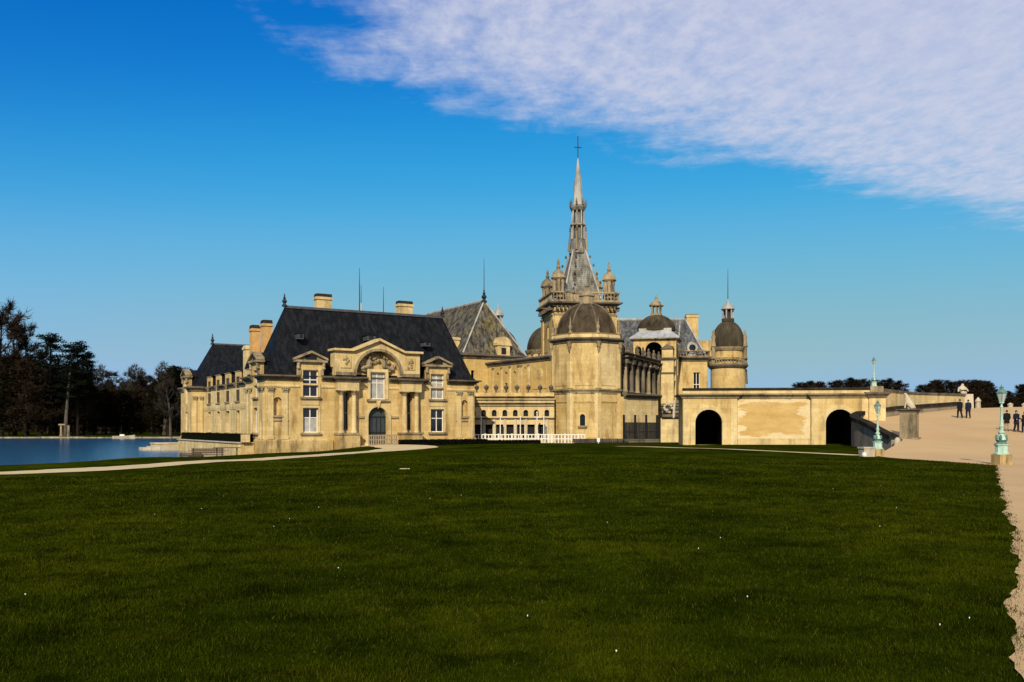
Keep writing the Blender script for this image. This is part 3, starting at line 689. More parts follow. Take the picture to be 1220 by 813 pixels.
# windows
def fullwin(a0, a1, cur_lo, cur_hi):
    window(house, F, a0, a1, 1.08, 3.5, 0.26, 2, (0.6,), curtain=cur_lo); surround(house, F, a0, a1, 1.08, 3.5, w=0.18)
    window(house, F, a0, a1, 4.57, 7.2, 0.26, 2, (0.64,), curtain=cur_hi); surround(house, F, a0, a1, 4.57, EZ-0.45, w=0.18)
    stone_dormer(house, F, (a0+a1)/2, EZ+0.45, 7.95, 8.85, 2.5, 0.0, 3.1, (a0, a1, EZ, 7.2))
    MB(F).box(a0-0.1, a1+0.1, -0.06, 0.05, 3.78, 4.2).build('apron_panel', 'limestone_pale', house)
fullwin(3.68, 5.24, (0,), ()); fullwin(17.46, 19.02, (), (0, 1))
window(house, F, 10.67, 12.33, 4.45, 7.2, 0.26, 2, (0.6,), curtain=(0, 1)); surround(house, F, 10.67, 12.33, 4.45, 7.2, w=0.3, out=0.12)
window(house, SL, 3.1, 4.5, 1.08, 3.5, 0.26, 2, (0.6,)); surround(house, SL, 3.1, 4.5, 1.08, 3.5, w=0.18)
window(house, SL, 3.1, 4.5, 4.57, 7.2, 0.26, 2, (0.64,)); surround(house, SL, 3.1, 4.5, 4.57, EZ-0.45, w=0.18)
stone_dormer(house, SL, 3.8, EZ+0.45, 7.95, 8.85, 2.4, 0.0, 3.1, (3.1, 4.5, EZ, 7.2))
for a0 in (7.66, 14.52):
    window(house, F, a0, a0+0.82, 1.25, 5.15, 0.3, 1, (0.46,), th=0.12, frame='weathered_stone')
for a in (1.2, WID-1.2): niche(house, F, a, 2.75, 4.5, 0.76)
for a in (0.5, 1.9, WID-1.9, WID-0.5): pilaster(house, F, a, 0.45, 5.45, 0.52)
for a in (0.7, 2.2, 5.4, 6.5): pilaster(house, SL, a, 0.45, 5.45, 0.5)
MB(F).box(0.2, 2.25, -0.09, 0.04, 2.2, 2.32).build('string_course', 'weathered_stone', house); MB(F).box(WID-2.25, WID-0.2, -0.09, 0.04, 2.2, 2.32).build('string_course', 'weathered_stone', house)
# portal: paired columns on pedestals, entablature blocks, door and arch
for c in (8.07, 14.93):
    MB(F).box(c-1.15, c+1.15, -1.0, 0.03, -0.6, 0.85).build('pedestal', 'plinth_stone', house)
    MB(F).box(c-1.25, c+1.25, -1.1, 0.02, 0.85, 1.05).build('pedestal_cap', 'weathered_stone', house)
    for s_ in (-0.67, 0.67): column(house, F, c+s_, -0.5, 1.05, 5.25, 0.26)
    MB(F).box(c-1.1, c+1.1, -0.85, 0.03, 5.25, 6.08).build('entablature', 'limestone_pale', house)
    MB(F).sweep([(c-1.1, 0.0), (c-1.1, -0.85), (c+1.1, -0.85), (c+1.1, 0.0)], CORN(6.08, 0.45, 0.32)).build('entablature_cornice', 'dark_stone', house)
door = MB(F).box(10.45, 12.55, 0.42, 0.5, -0.3, 2.61); K = 10
door.face(*[(11.5-1.05*math.cos(math.pi*k/K), 0.42, 2.61+1.05*math.sin(math.pi*k/K)) for k in range(K+1)])
door = door.build('door', 'door_wood', house)
mb = MB(F)
for k in range(5): mb.box(10.55+0.48*k-0.03, 10.55+0.48*k+0.03, 0.36, 0.43, -0.2, 2.7)
mb.box(10.45, 12.55, 0.35, 0.43, 2.58, 2.72); mb.box(10.45, 12.55, 0.36, 0.43, 1.0, 1.1); mb.build('door_rail', 'iron', door)
mb = MB(F); mb.arch_band(11.5, 2.61, 1.05, 1.42, -0.12, 0.04); mb.box(10.08, 10.45, -0.12, 0.04, -0.4, 2.61); mb.box(12.55, 12.92, -0.12, 0.04, -0.4, 2.61); mb.gable(11.25, 11.75, -0.28, 0.0, 4.3, 3.5); mb.build('door_surround', 'limestone_pale', house)
mb = MB(F); mb.box(9.25, 10.05, -0.15, 0.04, 2.52, 2.72); mb.box(12.95, 13.75, -0.15, 0.04, 2.52, 2.72); mb.build_each('impost_band', 'weathered_stone', house)
MB(F).box(9.3, 13.7, -0.8, 0.03, -0.9, -0.25).build('door_step', 'limestone_pale', house)
# attic with the sculpted arch and its broken pediment
AT = Wall(0, -0.25, 0); ac, azs, ar = 11.5, 6.92, 2.42
at = MB(AT)
for x0, x1 in ((6.9, ac-ar), (ac+ar, 16.1)): at.box(x0, x1, 0.0, 1.4, 6.75, 9.2)
K = 16; arc = [(ac-ar*math.cos(math.pi*k/K), azs+ar*math.sin(math.pi*k/K)) for k in range(K+1)]
topz = lambda x: 10.35 - abs(x-ac)*(10.35-9.2)/(ar+0.35)
for k in range(K):
    (x0, z0), (x1, z1) = arc[k], arc[k+1]
    at.face((x0, 0, z0), (x1, 0, z1), (x1, 0, topz(x1)), (x0, 0, topz(x0))); at.face((x0, 0, z0), (x0, 1.0, z0), (x1, 1.0, z1), (x1, 0, z1))
    at.face((x0, 0, topz(x0)), (x1, 0, topz(x1)), (x1, 1.4, topz(x1)), (x0, 1.4, topz(x0)))
at.build('attic', 'limestone_pale', house)
MB(AT).face(*[(x, 0.8, z) for x, z in arc]).build('tympanum', 'limestone', house, fix=False)
rr = random.Random(11); mb = MB(AT)
for k in range(58):
    t = rr.uniform(0.06, 0.94)*math.pi; q = rr.uniform(0.5, 0.93)*ar; x, z = ac-q*math.cos(t), azs+q*math.sin(t)
    if abs(x-ac) < 1.15 and z < 7.75: continue
    mb.blob((x, 0.68, z), (rr.uniform(0.1, 0.28), rr.uniform(0.12, 0.3), rr.uniform(0.12, 0.34)), 7, 5, rr, 0.25)
for s_ in (-1, 1):      # reclining figures either side of the window head
    mb.blob((ac+s_*0.85, 0.5, 8.05), (0.3, 0.26, 0.5), 8, 6, rr, 0.1); mb.blob((ac+s_*0.8, 0.42, 8.68), (0.16, 0.17, 0.2), 8, 6)
    mb.seg((ac+s_*0.95, 0.45, 7.8), (ac+s_*1.75, 0.45, 7.5), 0.2, 0.1, 6)
mb.build('sculpted_relief', 'weathered_stone', house)
MB(AT).arch_band(ac, azs, ar-0.02, ar+0.24, -0.10, 0.1, 18).build('arch_moulding', 'weathered_stone', house)
mb = MB(AT)
for s_ in (-1, 1):
    xs = sorted((ac+s_*(ar+0.3), ac+s_*4.85)); mb.box(xs[0], xs[1], -0.35, 1.5, 9.2, 9.42)
    e0, e1 = (ac+s_*(ar+0.35), 9.2), (ac, 10.35)
    i = mb.p((e0[0], -0.38, e0[1]), (ac, -0.38, e1[1]), (ac, -0.38, e1[1]+0.26), (e0[0], -0.38, e0[1]+0.23), (e0[0], 1.45, e0[1]), (ac, 1.45, e1[1]), (ac, 1.45, e1[1]+0.26), (e0[0], 1.45, e0[1]+0.23))
    mb.f += [tuple(i+k for k in f) for f in ((0, 1, 2, 3), (4, 7, 6, 5), (3, 2, 6, 7), (0, 4, 5, 1), (0, 3, 7, 4))]
mb.build_each('attic_cornice', 'limestone_pale', house)
for c in (8.0, 15.0):
    pn = MB(AT); pn.box(c-0.55, c+0.55, -0.07, 0.02, 7.5, 8.75); pn = pn.build('relief_panel', 'limestone', house)
    mb = MB(AT)
    for k in range(9): mb.blob((c+rr.uniform(-0.3, 0.3), -0.1, 8.1+rr.uniform(-0.45, 0.45)), (0.13, 0.1, 0.16), 6, 4, rr, 0.3)
    mb.build('relief_figure', 'weathered_stone', pn)
mb = MB(AT); mb.box(6.95, ac-ar-0.05, -0.1, 0.02, 6.78, 7.1); mb.box(ac+ar+0.05, 16.05, -0.1, 0.02, 6.78, 7.1); mb.build_each('attic_base', 'weathered_stone', house)
# slate infill behind the attic so that it runs into the roof
MB(AT).gable(9.0, 14.0, 1.0, 3.0, 7.0, 10.3).build('attic_roof', 'slate', house)
# small lucarnes, chimneys, rods
def lucarne(a, b, z, w=0.7, h=0.9):
    o = MB(F).box(a-w/2, a+w/2, b-0.55, b+0.6, z, z+h*0.7).build('lucarne', 'dark_lead', house)
    MB(F).gable(a-w*0.65, a+w*0.65, b-0.65, b+0.8, z+h*0.7, z+h*1.2).build('lucarne_roof', 'slate', o)
    MB(F).box(a-w*0.28, a+w*0.28, b-0.58, b-0.54, z+0.12, z+h*0.6).build('lucarne_opening', 'shaded_interior', o)
lucarne(3.9, 1.75, 10.3, 0.55, 0.8); lucarne(11.3, 1.75, 10.5, 0.9, 0.75); lucarne(17.7, 1.8, 10.2, 0.7, 0.65)
chimney(house, 6.6, 8.2, 4.3, 5.2, 11.5, 15.4); chimney(house, 15.8, 17.4, 4.3, 5.2, 11.5, 15.3)
rod(house, 11.2, 4.2, 13.2, 18.4, 0.045); rod(house, 12.3, 6.5, 12.0, 17.0, 0.04); rod(house, 14.9, 6.5, 12.0, 17.0, 0.04)
finial(house, 12.3, 6.5, 12.6, 2.6, 0.35, 'pale_lead')
# side wing
WU = 1.5; SW = Wall(WU, 32.2, -90)   # a = 32.2 - v
vs = [11.2+4.5*k for k in range(5)]; ops = []
for v in vs:
    a = 32.2-v; ops += [(a-0.75, a+0.75, 1.0, 3.45), (a-0.75, a+0.75, 4.5, EZ+0.45)]
MB(SW).wall(0, 32.2-DEP, -1.9, EZ+0.45, ops, 0.45).build('wing_wall', 'limestone_pale', house)
mb = MB(); bd = MB(); st = MB()
cuts = [32.2]+sum([[v+0.95, v-0.95] for v in reversed(vs)], [])+[DEP]
for k in range(0, len(cuts), 2): mb.sweep([(WU, cuts[k]), (WU, cuts[k+1])], CORN(EZ-0.1, 0.5, 0.4))
bd.sweep([(WU, 32.2), (WU, DEP)], BAND(3.6, 0.75, 0.1)); st.sweep([(WU, 32.2), (WU, DEP)], BAND(0.35, 0.3, 0.12))
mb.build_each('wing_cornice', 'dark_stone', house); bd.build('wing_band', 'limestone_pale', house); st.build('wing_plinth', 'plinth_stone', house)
for v in vs:
    a = 32.2-v
    window(house, SW, a-0.75, a+0.75, 1.0, 3.45, 0.38, 2, (0.6,), th=0.06, frame='old_wood'); window(house, SW, a-0.75, a+0.75, 4.5, 7.2, 0.06, 2, (0.6,), th=0.06, frame='old_wood')
    surround(house, SW, a-0.75, a+0.75, 1.0, 3.45, w=0.16, out=0.05); surround(house, SW, a-0.75, a+0.75, 4.5, EZ-0.4, w=0.16, out=0.05)
    stone_dormer(house, SW, a, EZ+0.4, 7.75, 8.75, 2.1, 0.0, 2.8, (a-0.75, a+0.75, EZ, 7.2), scroll=False)
MB().hip(WU+0.42, 9.0, DEP-0.3, 33.0, EZ+0.36, (5.2, DEP-0.3, 5.2, 33.0), 9.3, (0.15, 0.1)).build('wing_roof', 'slate', house)
for a0, v, z1, w_ in ((2.55, 9.5, 12.95, 0.95), (1.75, 10.9, 12.5, 0.85), (1.7, 13.3, 10.5, 1.0)):
    chimney(house, a0, a0+w_, v, v+1.1, 7.0, z1, mat='brick_stack' if z1 > 11 else 'limestone_pale', cap=0.4 if z1 > 11 else 0.2, capmat='soot_cap' if z1 > 11 else 'limestone_pale')
# end pavilion
EV = 32.2; EP = Wall(0, EV, 0); EL = Wall(0, EV+6.5, -90)
MB(EP).wall(0, 14, -1.9, EZ+0.5).build('pavilion_wall', 'limestone', house)
MB(EL).wall(0, 6.5, -1.9, EZ+0.5, [(2.6, 3.9, 1.08, 3.5), (2.6, 3.9, 4.57, EZ+0.5)], 0.4).build('pavilion_wall', 'limestone', house)
mb = MB(); mb.face((14, EV, -1.9), (14, EV+6.5, -1.9), (14, EV+6.5, EZ+0.5), (14, EV, EZ+0.5)); mb.face((14, EV+6.5, -1.9), (0, EV+6.5, -1.9), (0, EV+6.5, EZ+0.5), (14, EV+6.5, EZ+0.5)); mb.build('pavilion_wall', 'limestone', house, fix=False)
mb = MB(); mb.sweep([(0, EV+2.1), (0, EV), (1.45, EV)], CORN(EZ-0.05, 0.6, 0.5)); mb.sweep([(0, EV+6.5), (0, EV+4.3)], CORN(EZ-0.05, 0.6, 0.5)); mb.build_each('pavilion_cornice', 'dark_stone', house)
window(house, EL, 2.6, 3.9, 1.08, 3.5, 0.26, 2, (0.6,)); window(house, EL, 2.6, 3.9, 4.57, 7.2, 0.26, 2, (0.62,))
stone_dormer(house, EL, 3.25, EZ+0.45, 7.9, 8.8, 2.4, 0.0, 3.0, (2.6, 3.9, EZ, 7.2))
pilaster(house, EP, 0.35, 0.45, 5.45, 0.45); pilaster(house, EP, 1.15, 0.45, 5.45, 0.35)
MB().sweep([(0, EV+6.5), (0, EV), (1.45, EV)], [(0, -1.9), (0.25, -1.9), (0.2, 0.3), (0, 0.45)]).build('pavilion_plinth', 'plinth_stone', house)
MB().hip(0.4, 14.4, EV-0.3, EV+6.8, EZ+0.5, (3.3, EV+3.25, 11.5, EV+3.25), 12.4, (0.16, 0.09)).build('pavilion_roof', 'slate', house)
finial(house, 3.3, EV+3.25, 12.3, 1.5, 0.26, 'iron')
MB().box(3.25, 11.6, EV+3.1, EV+3.4, 12.3, 12.5).build('ridge', 'dark_lead', house)

# ------------------------------------------------------------------ logis with the lichen-grey roof, and the curved-court gallery
logis = thing('great_lodge', 'tall stone lodge under a steep lichen-streaked grey hipped roof', 'building', (-6.2, 120.0, 0), R(ANG))
LW, LZ = 8.8, 11.0
MB().wall(0, LW, -0.5, LZ, [(1.0, 1.5, 8.0, 9.0)], 0.3).build('front_wall', 'limestone_ochre', logis)
MB(Wall(0, 22, -90)).wall(0, 22, -0.5, LZ).build('side_wall', 'limestone_ochre', logis)
mb = MB(); mb.face((LW, 0, -0.5), (LW, 22, -0.5), (LW, 22, LZ), (LW, 0, LZ)); mb.face((LW, 22, -0.5), (0, 22, -0.5), (0, 22, LZ), (LW, 22, LZ)); mb.build('rear_wall', 'limestone_ochre', logis, fix=False)
MB().sweep([(0, 22), (0, 0), (LW, 0), (LW, 22)], CORN(LZ-0.45, 0.6, 0.5)).build('cornice', 'dark_stone', logis)
MB().hip(-0.45, LW+0.45, -0.45, 22.4, LZ+0.1, (LW/2, 2.6, LW/2, 20.5), 18.6, (0.14, 0.09)).build('roof', 'lichen_slate', logis)
mb = MB()
for u in (-0.4, LW+0.4): mb.seg((u, -0.4, LZ+0.2), (LW/2, 2.6, 18.6), 0.13, 0.13, 6)
mb.build_each('hip_lead', 'pale_lead', logis); MB().seg((LW/2, 2.6, 18.6), (LW/2, 20.5, 18.6), 0.2, 0.2, 6).build('ridge_lead', 'pale_lead', logis)
finial(logis, LW/2, 2.6, 18.4, 1.9, 0.4, 'iron'); rod(logis, LW/2, 2.6, 19.5, 24.3, 0.045)
ld = MB(); ld.box(4.7, 6.6, -0.5, 1.9, LZ+0.1, LZ+1.45); ld = ld.build('dormer', 'limestone_pale', logis)
mb = MB(); mb.arch_band(5.65, LZ+1.42, 0.0001, 1.15, -0.62, 1.8, 10, 0.25, math.pi-0.25); mb.box(4.5, 6.8, -0.65, 1.9, LZ+1.4, LZ+1.65); mb.build('pediment', 'limestone_pale', ld)
MB().box(5.3, 6.0, -0.55, -0.49, LZ+0.25, LZ+1.1).build('dormer_opening', 'shaded_interior', ld)
MB().box(5.4, 5.9, -0.4, 0.3, LZ+2.4, LZ+3.2, 0.1).build('dormer_finial', 'weathered_stone', ld)
chimney(logis, -0.3, 0.8, 2.8, 3.9, LZ+0.2, LZ+2.5, cap=0.1, capmat='limestone_pale')
gallery = thing('court_gallery', 'long ochre gallery wall with slim pilasters and dark round-headed niches behind the urn terrace', 'building', (-6.2, 120.0, 0), R(ANG))
GU = 3.5; GW = Wall(GU, -0.02, -90)     # a = -v
niches = [2.6, 4.7, 6.8]
MB(GW).wall(0, 15.2, -0.3, 9.55, [(a-0.32, a+0.32, 7.7, 8.65, True, 0.4) for a in niches]+[(9.1, 9.55, 6.4, 9.0, True, 0.4), (4.35, 5.05, 5.9, 7.2, False, 0.3)], 0.3).build('wall', 'limestone_ochre', gallery)
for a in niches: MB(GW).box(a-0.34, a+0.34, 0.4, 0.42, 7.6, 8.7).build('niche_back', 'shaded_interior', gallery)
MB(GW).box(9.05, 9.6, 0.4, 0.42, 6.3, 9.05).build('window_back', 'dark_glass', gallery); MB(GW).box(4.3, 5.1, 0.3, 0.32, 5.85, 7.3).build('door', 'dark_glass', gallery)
for a in (1.5, 3.65, 5.75, 7.85, 8.5, 10.2): pilaster(gallery, GW, a, 5.4, 9.3, 0.32, 0.1, caph=0.3)
MB(GW).box(11.3, 14.2, -0.1, 0.05, 6.2, 9.2).build('wall_panel', 'limestone_ochre', gallery)
mb = MB(GW); mb.blob((12.75, -0.1, 8.0), (0.8, 0.14, 0.7), 10, 6); mb.build('relief_shield', 'limestone', gallery)
MB(GW).sweep([(0, 0), (15.2, 0)], CORN(9.5, 0.55, 0.45)).build('cornice', 'dark_stone', gallery)
MB(GW).box(0, 15.2, 0.01, 6, 9.95, 10.15).build('flat_roof', 'lead', gallery)
rr = random.Random(5); 
for k, a in enumerate((10.3, 11.9, 13.4)): finial(gallery, a, 0.4, 10.1, 1.1, 0.22, 'dark_stone', GW)

# low arcade building behind the white railing
arc_ = thing('arcade_range', 'low pale stone range with small round niches and dark openings behind white railing', 'building', (-6.0, 107.0, 0), 0)
AW = 10.9
xs = [1.5+1.22*k for k in range(8)]
MB().wall(0, AW, 2.6, 5.15, [(x-0.27, x+0.27, 2.85, 3.6, True, 0.35) for x in xs], 0.35).build('upper_wall', 'limestone_pale', arc_)
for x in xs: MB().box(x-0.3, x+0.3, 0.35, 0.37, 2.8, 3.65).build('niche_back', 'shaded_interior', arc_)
lo = MB(); ops = []
for k in range(8):
    x = 0.9+1.22*k; ops.append((x-0.42+0.0, x+0.42, 0.35, 1.9))
lo.wall(0, AW, -0.6, 2.6, ops, 0.5); lo.build('lower_wall', 'limestone_pale', arc_)
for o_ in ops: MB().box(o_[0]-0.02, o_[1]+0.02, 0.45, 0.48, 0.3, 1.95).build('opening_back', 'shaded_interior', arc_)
for k in range(9): MB().box(0.29+1.22*k-0.13, 0.29+1.22*k+0.13, -0.16, 0.02, -0.5, 2.5).build('pier', 'statue_stone', arc_)
MB().sweep([(0, 0), (AW, 0)], BAND(2.52, 0.16, 0.2)).build('ledge', 'dark_stone', arc_)
for z0, h, o_ in ((3.95, 0.16, 0.14), (4.2, 0.24, 0.3), (4.62, 0.2, 0.18), (4.95, 0.24, 0.34)): MB().sweep([(0, 0), (AW, 0)], CORN(z0, h, o_)).build('string_course', 'weathered_stone', arc_)
MB().box(0, AW, 0.02, 10, 5.1, 5.17).build('terrace_deck', 'limestone', arc_)
MB().box(0, AW, 0.02, 0.3, 5.18, 5.6).build('parapet', 'limestone', arc_)
rr = random.Random(8); mb = MB()
URN = [(0.16, 0), (0.2, 0.05), (0.08, 0.14), (0.09, 0.22), (0.26, 0.4), (0.33, 0.62), (0.36, 0.68), (0.27, 0.72), (0.24, 0.78), (0.1, 0.86), (0.02, 0.98)]
urn0 = None
for k, px in enumerate((568, 579.5, 591, 603, 616, 629.5, 643.5, 656.5)):
    x = (px-610)/1100*107.2
    if urn0 is None:
        urn0 = thing('stone_urn', 'dark lidded stone urn standing on the terrace parapet above the arcade', 'urn', (x, 107.17, 5.19+0.41), 0, 'urns along the terrace parapet')
        MB().lathe(0, 0, [(r*0.85, z) for r, z in URN], 10).build('bowl', 'dark_stone', urn0, True)
        MB().box(-0.17, 0.17, -0.15, 0.13, -0.03, 0.04).build('foot', 'weathered_stone', urn0)
    else:
        u_ = copy_tree(urn0); u_.location = (x, 107.17, 5.6); u_.rotation_euler.z = rr.uniform(0, 3)

# ------------------------------------------------------------------ octagonal tower with the brown dome
oc = thing('octagonal_tower', 'stout octagonal stone tower with brown lead dome, below the spire', 'tower', (8.9, 110.0, 0), 0)
PH = R(-90-31.5); OR = 4.25
overt = [(OR*math.cos(PH+k*math.pi/4), OR*math.sin(PH+k*math.pi/4)) for k in range(8)]
def owall(k):
    (x0, y0), (x1, y1) = overt[k], overt[(k+1) % 8]; return Wall(x0, y0, math.degrees(math.atan2(y1-y0, x1-x0))), math.hypot(x1-x0, y1-y0)
for k in range(8):
    Wk, L = owall(k); ops = [(1.15, 1.75, 1.75, 3.1, True)] if k == 0 else ([(1.2, 1.55, 1.7, 3.2)] if k == 2 else [])
    MB(Wk).wall(0, L, -0.8, 5.55, ops, 0.4).build('lower_wall', 'limestone', oc); MB(Wk).wall(0, L, 5.55, 11.6).build('upper_wall', 'limestone' if k != 1 else 'limestone_pale', oc)
    if ops: MB(Wk).box(ops[0][0]-0.02, ops[0][1]+0.02, 0.38, 0.4, 1.7, 3.3).build('window', 'dark_glass', oc)
    mb = MB(Wk)
    if k == 0: surround(oc, Wk, 1.15, 1.75, 1.75, 3.1, 'limestone_pale', 0.14, 0.06, True, True)
    MB(Wk).box(0.55, L-0.55, -0.06, 0.03, 6.4, 10.7).build('wall_panel', 'limestone' if k != 1 else 'limestone_pale', oc)
    for s_ in (0.0, L-0.36): 
        MB(Wk).box(s_+0.02, s_+0.34, -0.14, 0.03, -0.8, 5.5).build('buttress', 'limestone_pale', oc); MB(Wk).box(s_+0.03, s_+0.33, -0.12, 0.03, 6.1, 10.6).build('buttress', 'limestone_pale', oc)
    x, y = overt[k]; cb_ = MB().lathe(x*1.035, y*1.035, [(0.05, 10.2), (0.16, 10.45), (0.13, 10.7), (0.24, 10.9), (0.18, 11.1), (0.34, 11.45)], 8).build('console', 'weathered_stone', oc, True)
    finial(oc, x*0.98, y*0.98, 12.35, 2.0, 0.24, 'weathered_stone')
for z0, h, o_, m_ in ((-0.9, 0.9, 0.3, 'plinth_stone'), (5.45, 0.55, 0.34, 'weathered_stone'), (4.35, 0.22, 0.12, 'limestone'), (11.35, 0.55, 0.5, 'dark_stone')):
    MB().sweep(overt, CORN(z0, h, o_) if z0 > 0 else [(0, z0), (o_, z0), (o_*0.8, z0+h), (0, z0+h+0.1)], True).build('string_course', m_, oc)
MB().sweep(overt, [(-0.5, 11.9), (0.1, 11.9), (0.1, 12.15), (0.05, 12.3), (0.16, 12.45), (-0.5, 12.45)], True).build('parapet', 'limestone_pale', oc)
MB().lathe(0, 0, [(3.75, 12.1)]+dome_profile(3.65, 12.4, 3.9, 10, 0.16), 8, PH).build('dome', 'dome_brown', oc)
mb = MB()
for k in range(8):
    pr = dome_profile(3.7, 12.4, 3.9, 8, 0.16)
    for (r0, z0), (r1, z1) in zip(pr[:-1], pr[1:]):
        t = PH+k*math.pi/4; mb.seg((r0*math.cos(t), r0*math.sin(t), z0), (r1*math.cos(t), r1*math.sin(t), z1), 0.09, 0.09, 5)
mb.build('dome_rib', 'dark_stone', oc)['kind'] = 'stuff'
MB().lathe(0, 0, [(0.85, 16.1), (0.85, 17.1), (1.0, 17.15), (1.0, 17.35), (0.6, 17.6), (0.45, 17.9), (0.2, 18.2), (0.3, 18.4), (0.03, 18.9)], 8, PH).build('dome_lantern', 'weathered_stone', oc)

# ------------------------------------------------------------------ spire tower
sp = thing('spire_tower', 'square stone tower carrying the tall slender spire with a cross', 'tower', (9.0, 126.0, 0), R(9))
H = 4.15; sq = [(-H, -H), (H, -H), (H, H), (-H, H)]
for k in range(4):
    (x0, y0), (x1, y1) = sq[k], sq[(k+1) % 4]; Wk = Wall(x0, y0, math.degrees(math.atan2(y1-y0, x1-x0)))
    ops = [(H-0.4, H+0.4, 13.6, 15.4, True)] if k else []
    MB(Wk).wall(0, 2*H, -0.5, 17.4, ops, 0.5).build('wall', 'limestone_ochre', sp)
    if ops: MB(Wk).box(H-0.42, H+0.42, 0.45, 0.5, 13.5, 15.5).build('window', 'dark_glass', sp)
    for s_ in (0, 2*H-1.3):
        MB(Wk).box(s_+0.02, s_+1.28, -0.2, 0.03, -0.5, 16.3).build('buttress', 'limestone', sp); MB(Wk).box(s_-0.05, s_+1.35, -0.3, 0.03, 16.3, 16.55).build('buttress_cap', 'weathered_stone', sp)
    mb = MB(Wk)
    for q in range(15): mb.box(0.2+q*0.55, 0.42+q*0.55, -0.62, 0.05, 17.0, 17.5)
    mb.build('corbel_table', 'dark_stone', sp)['kind'] = 'stuff'
MB().sweep(sq, CORN(17.45, 0.6, 0.8), True).build('cornice', 'dark_stone', sp)
MB().sweep(sq, BAND(16.75, 0.2, 0.2), True).build('string_course', 'weathered_stone', sp)
MB().box(-H-0.3, H+0.3, -H-0.3, H+0.3, 18.0, 18.08).build('deck', 'lead', sp)
h2 = H+0.35; balustrade(sp, [(-h2, -h2), (h2, -h2), (h2, h2), (-h2, h2)], 18.08, 1.35, 'weathered_stone', 0.42, closed=True)
def aedicule(x, y, z, sc_=1.0, mat='weathered_stone'):
    o = MB().lathe(x, y, [(0.85*sc_, z), (0.85*sc_, z+0.5*sc_), (0.75*sc_, z+0.55*sc_)], 8, R(22.5)).build('pinnacle', mat, sp)
    m2 = MB()
    for q in range(6):
        t = 2*math.pi*q/6+0.3; m2.lathe(x+0.56*sc_*math.cos(t), y+0.56*sc_*math.sin(t), [(0.27*sc_, z+0.55*sc_), (0.23*sc_, z+1.5*sc_), (0.3*sc_, z+2.2*sc_)], 6)
    m2.build_each('pinnacle_column', mat, o)
    MB().lathe(x, y, [(0.8*sc_, z+2.2*sc_), (1.02*sc_, z+2.45*sc_), (0.95*sc_, z+2.65*sc_), (0.75*sc_, z+3.1*sc_), (0.35*sc_, z+3.5*sc_), (0.2*sc_, z+3.6*sc_), (0.3*sc_, z+3.85*sc_), (0.14*sc_, z+4.05*sc_), (0.2*sc_, z+4.4*sc_), (0.02, z+5.0*sc_)], 8).build('pinnacle_cap', mat, o, True)
aedicule(-H+0.7, -H+0.7, 18.7, 1.05); aedicule(H-0.7, -H+0.7, 18.7); aedicule(-H+0.6, H-0.7, 18.7); aedicule(H-0.7, H-0.7, 18.7)
MB().seg((-H-0.3, -H+1.4, 17.2), (-H-2.0, -H+1.2, 17.35), 0.16, 0.07, 6).build('gargoyle', 'dark_stone', sp)
# steep slated pyramid, then the fleche
MB().lathe(0, 0, [(3.9, 18.1), (3.55, 18.9), (1.15, 25.6), (0.95, 27.0)], 4, R(45)).build('spire_roof', 'spire_slate', sp)
mb = MB()
for k in range(4):
    t = R(45+90*k); c, s_ = math.cos(t), math.sin(t)
    mb.seg((3.62*c, 3.62*s_, 18.8), (1.2*c, 1.2*s_, 25.6), 0.17, 0.12, 6)
mb.build_each('hip_lead', 'pale_lead', sp)
MB().lathe(0, 0, [(3.75, 18.15), (3.7, 19.3), (3.45, 19.35)], 4, R(45)).build('spire_base', 'weathered_stone', sp)
lu = MB().lathe(-0.9, -1.75, [(0.26, 21.6), (0.26, 22.2), (0.02, 22.7)], 6).build('lucarne', 'dark_stone', sp)
rr = random.Random(2)
fl = MB().lathe(0, 0, [(1.25, 25.2), (1.1, 26.2), (0.95, 27.0), (0.98, 27.2), (0.5, 27.25), (0.5, 30.9), (0.95, 31.1), (1.15, 31.5), (1.15, 31.75), (0.8, 31.8)], 8, R(22.5)).build('fleche', 'spire_slate', sp)
for k in range(8):
    t = R(22.5+45*k); x, y = math.cos(t), math.sin(t)
    MB().seg((0.85*x, 0.85*y, 27.1), (0.8*x, 0.8*y, 31.2), 0.12, 0.1, 6).build('fleche_column', 'pale_lead', fl)
    finial(fl, 1.12*x, 1.12*y, 31.7, 1.0, 0.13, 'dark_stone', n=6)
    if k % 2: MB().seg((1.25*x, 1.25*y, 25.6), (1.05*x, 1.05*y, 28.6), 0.18, 0.08, 6).build('fleche_buttress', 'weathered_stone', fl); finial(fl, 1.08*x, 1.08*y, 28.3, 0.9, 0.15, 'dark_stone', n=6)
    for q in range(5): 
        f_ = q/5; z = 19.6+6*f_; r_ = 3.55-2.35*f_
        if k % 2: MB().blob((r_*x, r_*y, z+0.4), (0.16, 0.16, 0.22), 6, 4).build('crocket', 'dark_stone', sp)
MB().lathe(0, 0, [(1.02, 29.0), (1.08, 29.1), (1.02, 29.25)], 8, R(22.5)).build('fleche_ring', 'weathered_stone', fl)
MB().lathe(0, 0, [(0.78, 31.8), (0.7, 32.4), (0.5, 35.2), (0.46, 35.3), (0.06, 38.3)], 8, R(22.5)).build('fleche_spike', 'pale_lead', fl)
mb = MB(); mb.box(-0.05, 0.05, -0.05, 0.05, 38.2, 41.3); mb.box(-0.5, 0.5, -0.045, 0.045, 39.7, 39.8); mb.build('cross', 'iron', sp)

